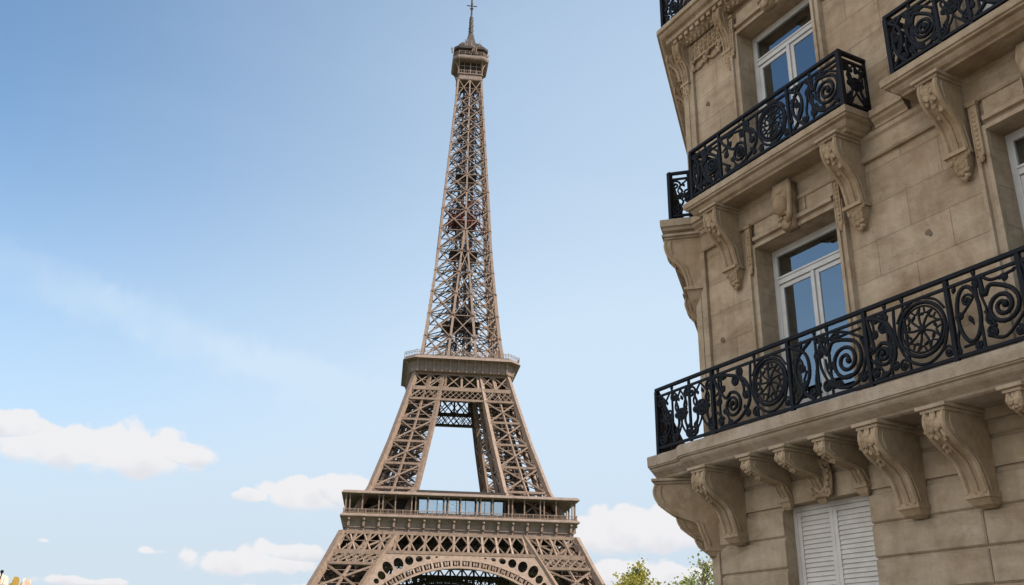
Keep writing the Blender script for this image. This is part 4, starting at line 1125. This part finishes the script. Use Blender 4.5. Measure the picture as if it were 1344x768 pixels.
# shuttered ground floor windows
for c in WC:
    a, d = c-HW+.03, c+HW-.05; f = BM(); z0, z1 = -.9, 2.02
    f.box(a+.001, a+.06, -.26, -.18, z0, z1); f.box(d-.06, d-.001, -.26, -.18, z0, z1); f.box(a+.06, d-.06, -.26, -.18, z1-.07, z1-.001); f.box(a+.06, d-.06, -.26, -.18, z0, z0+.07)
    o = f.put('shutter_frame', SHUT, bevel=.005)
    mid = a+(d-a)*.47
    for (p, q) in ((a+.062, mid-.002), (mid+.002, d-.062)):
        l = BM(); l.box(p, p+.06, -.245, -.19, z0+.075, z1-.075); l.box(q-.06, q, -.245, -.19, z0+.075, z1-.075); l.box(p+.06, q-.06, -.245, -.19, z1-.13, z1-.075); l.box(p+.06, q-.06, -.245, -.19, z0+.075, z0+.16)
        n = 46
        for i in range(n):
            zz = z0+.17+(z1-.14-z0-.17)*i/n; h = (z1-.31-z0)/n
            l.add([(p+.055,-.215,zz+h*1.15),(q-.055,-.215,zz+h*1.15),(q-.055,-.195,zz),(p+.055,-.195,zz),(p+.055,-.222,zz+h*1.15-.004),(q-.055,-.222,zz+h*1.15-.004),(q-.055,-.202,zz-.004),(p+.055,-.202,zz-.004)], [(0,1,2,3),(7,6,5,4),(0,4,5,1),(1,5,6,2),(2,6,7,3),(3,7,4,0)])
        l.put('shutter', SHUT, o)
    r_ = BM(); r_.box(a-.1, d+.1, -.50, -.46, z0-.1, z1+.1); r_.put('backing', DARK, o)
# cartouches over the shuttered windows
def cartouche(c, z):
    k_ = BM(); 
    k_.tube([(c+.105*math.cos(6.2832*i/22), .085, z+.165*math.sin(6.2832*i/22)) for i in range(22)], .026, 6, closed=True)
    k_.ball((c, .04, z), .10, .05, .155, 12, 8)
    for s in (-1, 1):
        k_.tube([(c+s*p[0], .09, z+p[1]) for p in spiral(.12, .19, .06, 1.4, 2.5, -1)], .02, 6); k_.tube([(c+s*p[0], .09, z+p[1]) for p in spiral(.11, -.17, .055, 1.4, 3.5, 1)], .02, 6)
        k_.tube([(c+s*.14, .07, z+.2), (c+s*.165, .07, z), (c+s*.14, .07, z-.2)], .022, 6)
        for i in range(5): k_.ball((c+s*(.13+.02*math.sin(i)), .10, z+.16-.08*i), .03, .03, .036, 6, 5)
    for i in range(5): k_.ball((c-.06+.03*i, .10, z+.22-.01*abs(i-2)), .026, .03, .045, 6, 5); k_.ball((c-.06+.03*i, .09, z-.2), .024, .03, .03, 6, 5)
    k_.put('cartouche', STONE_C, smooth=True)
for c in WC: cartouche(c+.06, 2.245)
# small dark discs for the stains and holes in the wall
for (u, z) in ((-10.28, 4.55), (-10.24, 8.55), (-6.62, 4.80)):
    b = BM(); b.ball((u, .0, z), .045, .010, .038, 10, 6); b.ball((u+.03, .0, z-.03), .03, .009, .035, 8, 6)
    b.put('dark_wall_spot', STONE_D)
# ------------------------------------------------------------------ trees
def make_tree(loc, height, crown_w, leafm, seed, label, leaf=.20, nleaf=26, airy=1.0):
    rg = random.Random(seed); t = empty('tree', loc); tag(t, label, 'tree', 'trees between the tower and the building')
    wood = MB(); lv = MB(); tips = []
    def limb(p, d, L, r, depth):
        pts = [p]; n = 5
        for k in range(n):
            d = (d+Vector((rg.uniform(-1,1), rg.uniform(-1,1), rg.uniform(-.5,.9)))*.16).normalized(); pts.append(pts[-1]+d*L/n)
        wood.tube(pts, r, 6 if depth < 2 else 4, r_end=r*.5)
        if depth >= 3: tips.append((pts[-1], d)); tips.append((pts[3], d)); return
        for k in range(4 if depth < 2 else 3):
            q = pts[2+min(3, k)] if depth else pts[3+k % 3]
            a = rg.random()*6.283; side = Vector((math.cos(a), math.sin(a), rg.uniform(.05,.8)))
            limb(q, (d*.7+side*.9*airy).normalized(), L*rg.uniform(.5,.72), r*.5, depth+1)
        if depth: tips.append((pts[-1], d))
    limb(Vector((0,0,-.1)), Vector((rg.uniform(-.08,.08), 0, 1)), height*.45, height*.028, 0)
    # rescale the skeleton so the crown reaches the wanted height and width
    mz = max(p.z for p, _ in tips); mx = max(max(abs(p.x), abs(p.y)) for p, _ in tips)
    sz, sx = (height-.5)/mz, crown_w/2/mx
    wood.v = [(x*sx if z > height*.2 else x, y*sx if z > height*.2 else y, z*sz) for x, y, z in wood.v]
    for p, d in tips:
        p = Vector((p.x*sx, p.y*sx, p.z*sz))
        for k in range(int(nleaf*rg.uniform(.4, 1.5))):
            c = p+Vector((rg.gauss(0,.38), rg.gauss(0,.38), rg.gauss(0,.26)))
            n = Vector((rg.gauss(0,1), rg.gauss(0,1), rg.gauss(.5,1))).normalized(); x = n.orthogonal().normalized(); x.rotate(Quaternion(n, rg.random()*6.28)); y = n.cross(x)
            s = leaf*rg.uniform(.6, 1.25)
            lv.add([c-x*s*.5, c+y*s*.32, c+x*s*.5, c-y*s*.32], [(0,1,2,3)])
    wood.build('trunk', BARK, t); lv.build('crown', leafm, t)
    return t
def pol(az, d): return (d*math.sin(R(az)), d*math.cos(R(az)), -.02)
make_tree(pol(6.75, 95), 11.6, 8.6, LEAF1, 3, 'yellow-green tree standing just right of the tower foot, alone against the cloud', .34, 20)
make_tree(pol(9.15, 82), 9.6, 6.6, LEAF2, 5, 'low dark green bushy tree, middle one of the three beside the building', .28, 26)
make_tree(pol(11.25, 76), 10.3, 6.6, LEAF3, 11, 'olive tree with a thin twiggy top, touching the building corner', .26, 16, 1.15)

# ------------------------------------------------------------------ carousel and lamp
ca = empty('carousel', (*pol(-29.3, 52)[:2], -.02), R(-8)); tag(ca, 'carousel top with cream cresting and a gilded shield at the lower left', 'carousel')
m = MB(); m.lathe([(0,.0),(3.3,0),(3.3,.35),(0,.35)], n=32); m.build('base', CREAM, ca)
m = MB(); m.lathe([(.55,.35),(.55,4.3),(0,4.3)], n=12); m.build('centre_column', PINK, ca)
for k in range(10):
    a = 6.283*k/10; m = MB(); m.lathe([(.045,.35),(.045,4.2)], c=(3.0*math.cos(a), 3.0*math.sin(a)), n=8); m.build('pole', GOLD, ca)
m = MB(); m.lathe([(3.3,4.15),(3.42,4.2),(3.42,4.75),(3.5,4.8),(3.3,4.85),(3.2,4.2),(3.3,4.15)], n=40); m.build('fascia_board', CREAM, ca)
m = MB(); m.lathe([(3.25,4.8),(1.6,5.0),(.4,5.12),(0,5.14)], n=32); m.build('canopy', PINK, ca)
for k in range(20):
    a = 6.283*k/20; c, s = math.cos(a), math.sin(a); big_ = k % 4 == 0
    m = MB(); w, h = (.22, .40) if big_ else (.55, .42)
    pts = [(-w,0),(w,0),(w*1.0,h*.6),(w*.85,h*.88),(w*.4,h),(-w*.4,h),(-w*.85,h*.88),(-w,h*.6)]
    m.prism(pts, lambda p, d: (3.44*c+d*c-p[0]*s, 3.44*s+d*s+p[0]*c, 4.82+p[1]), 0, .05)
    if big_: m.build('gilded_shield', GOLD, ca)
    else:
        o = m.build('cresting', CREAM, ca); l = MB()
        for q in (-.28,-.14,0,.14,.28): l.tube([(3.5*c-(q*1.0)*s, 3.5*s+q*c, 4.86), (3.5*c-(q*1.0+.03)*s, 3.5*s+(q+.03)*c, 5.1)], .022, 5)
        l.build('moulding', PINK, o)
lp = empty('street_lamp', (*pol(-26.95, 47)[:2], -.02)); tag(lp, 'thin dark lamp post with a small ball finial at the far lower left', 'street lamp')
m = MB(); m.lathe([(.16,0),(.16,.5),(.10,.6),(.075,1.2),(.05,4.75)], n=10); m.build('post', RAIL, lp)
m = MB(); m.ball((.09,0,5.18), .075, None, None, 8, 6); m.tube([(0,0,4.72),(.02,0,4.9),(.09,0,5.0),(.09,0,5.14)], .028, 6); m.ball((.03,0,4.92), .07, .07, .05, 8, 6); m.build('finial', RAIL, lp)
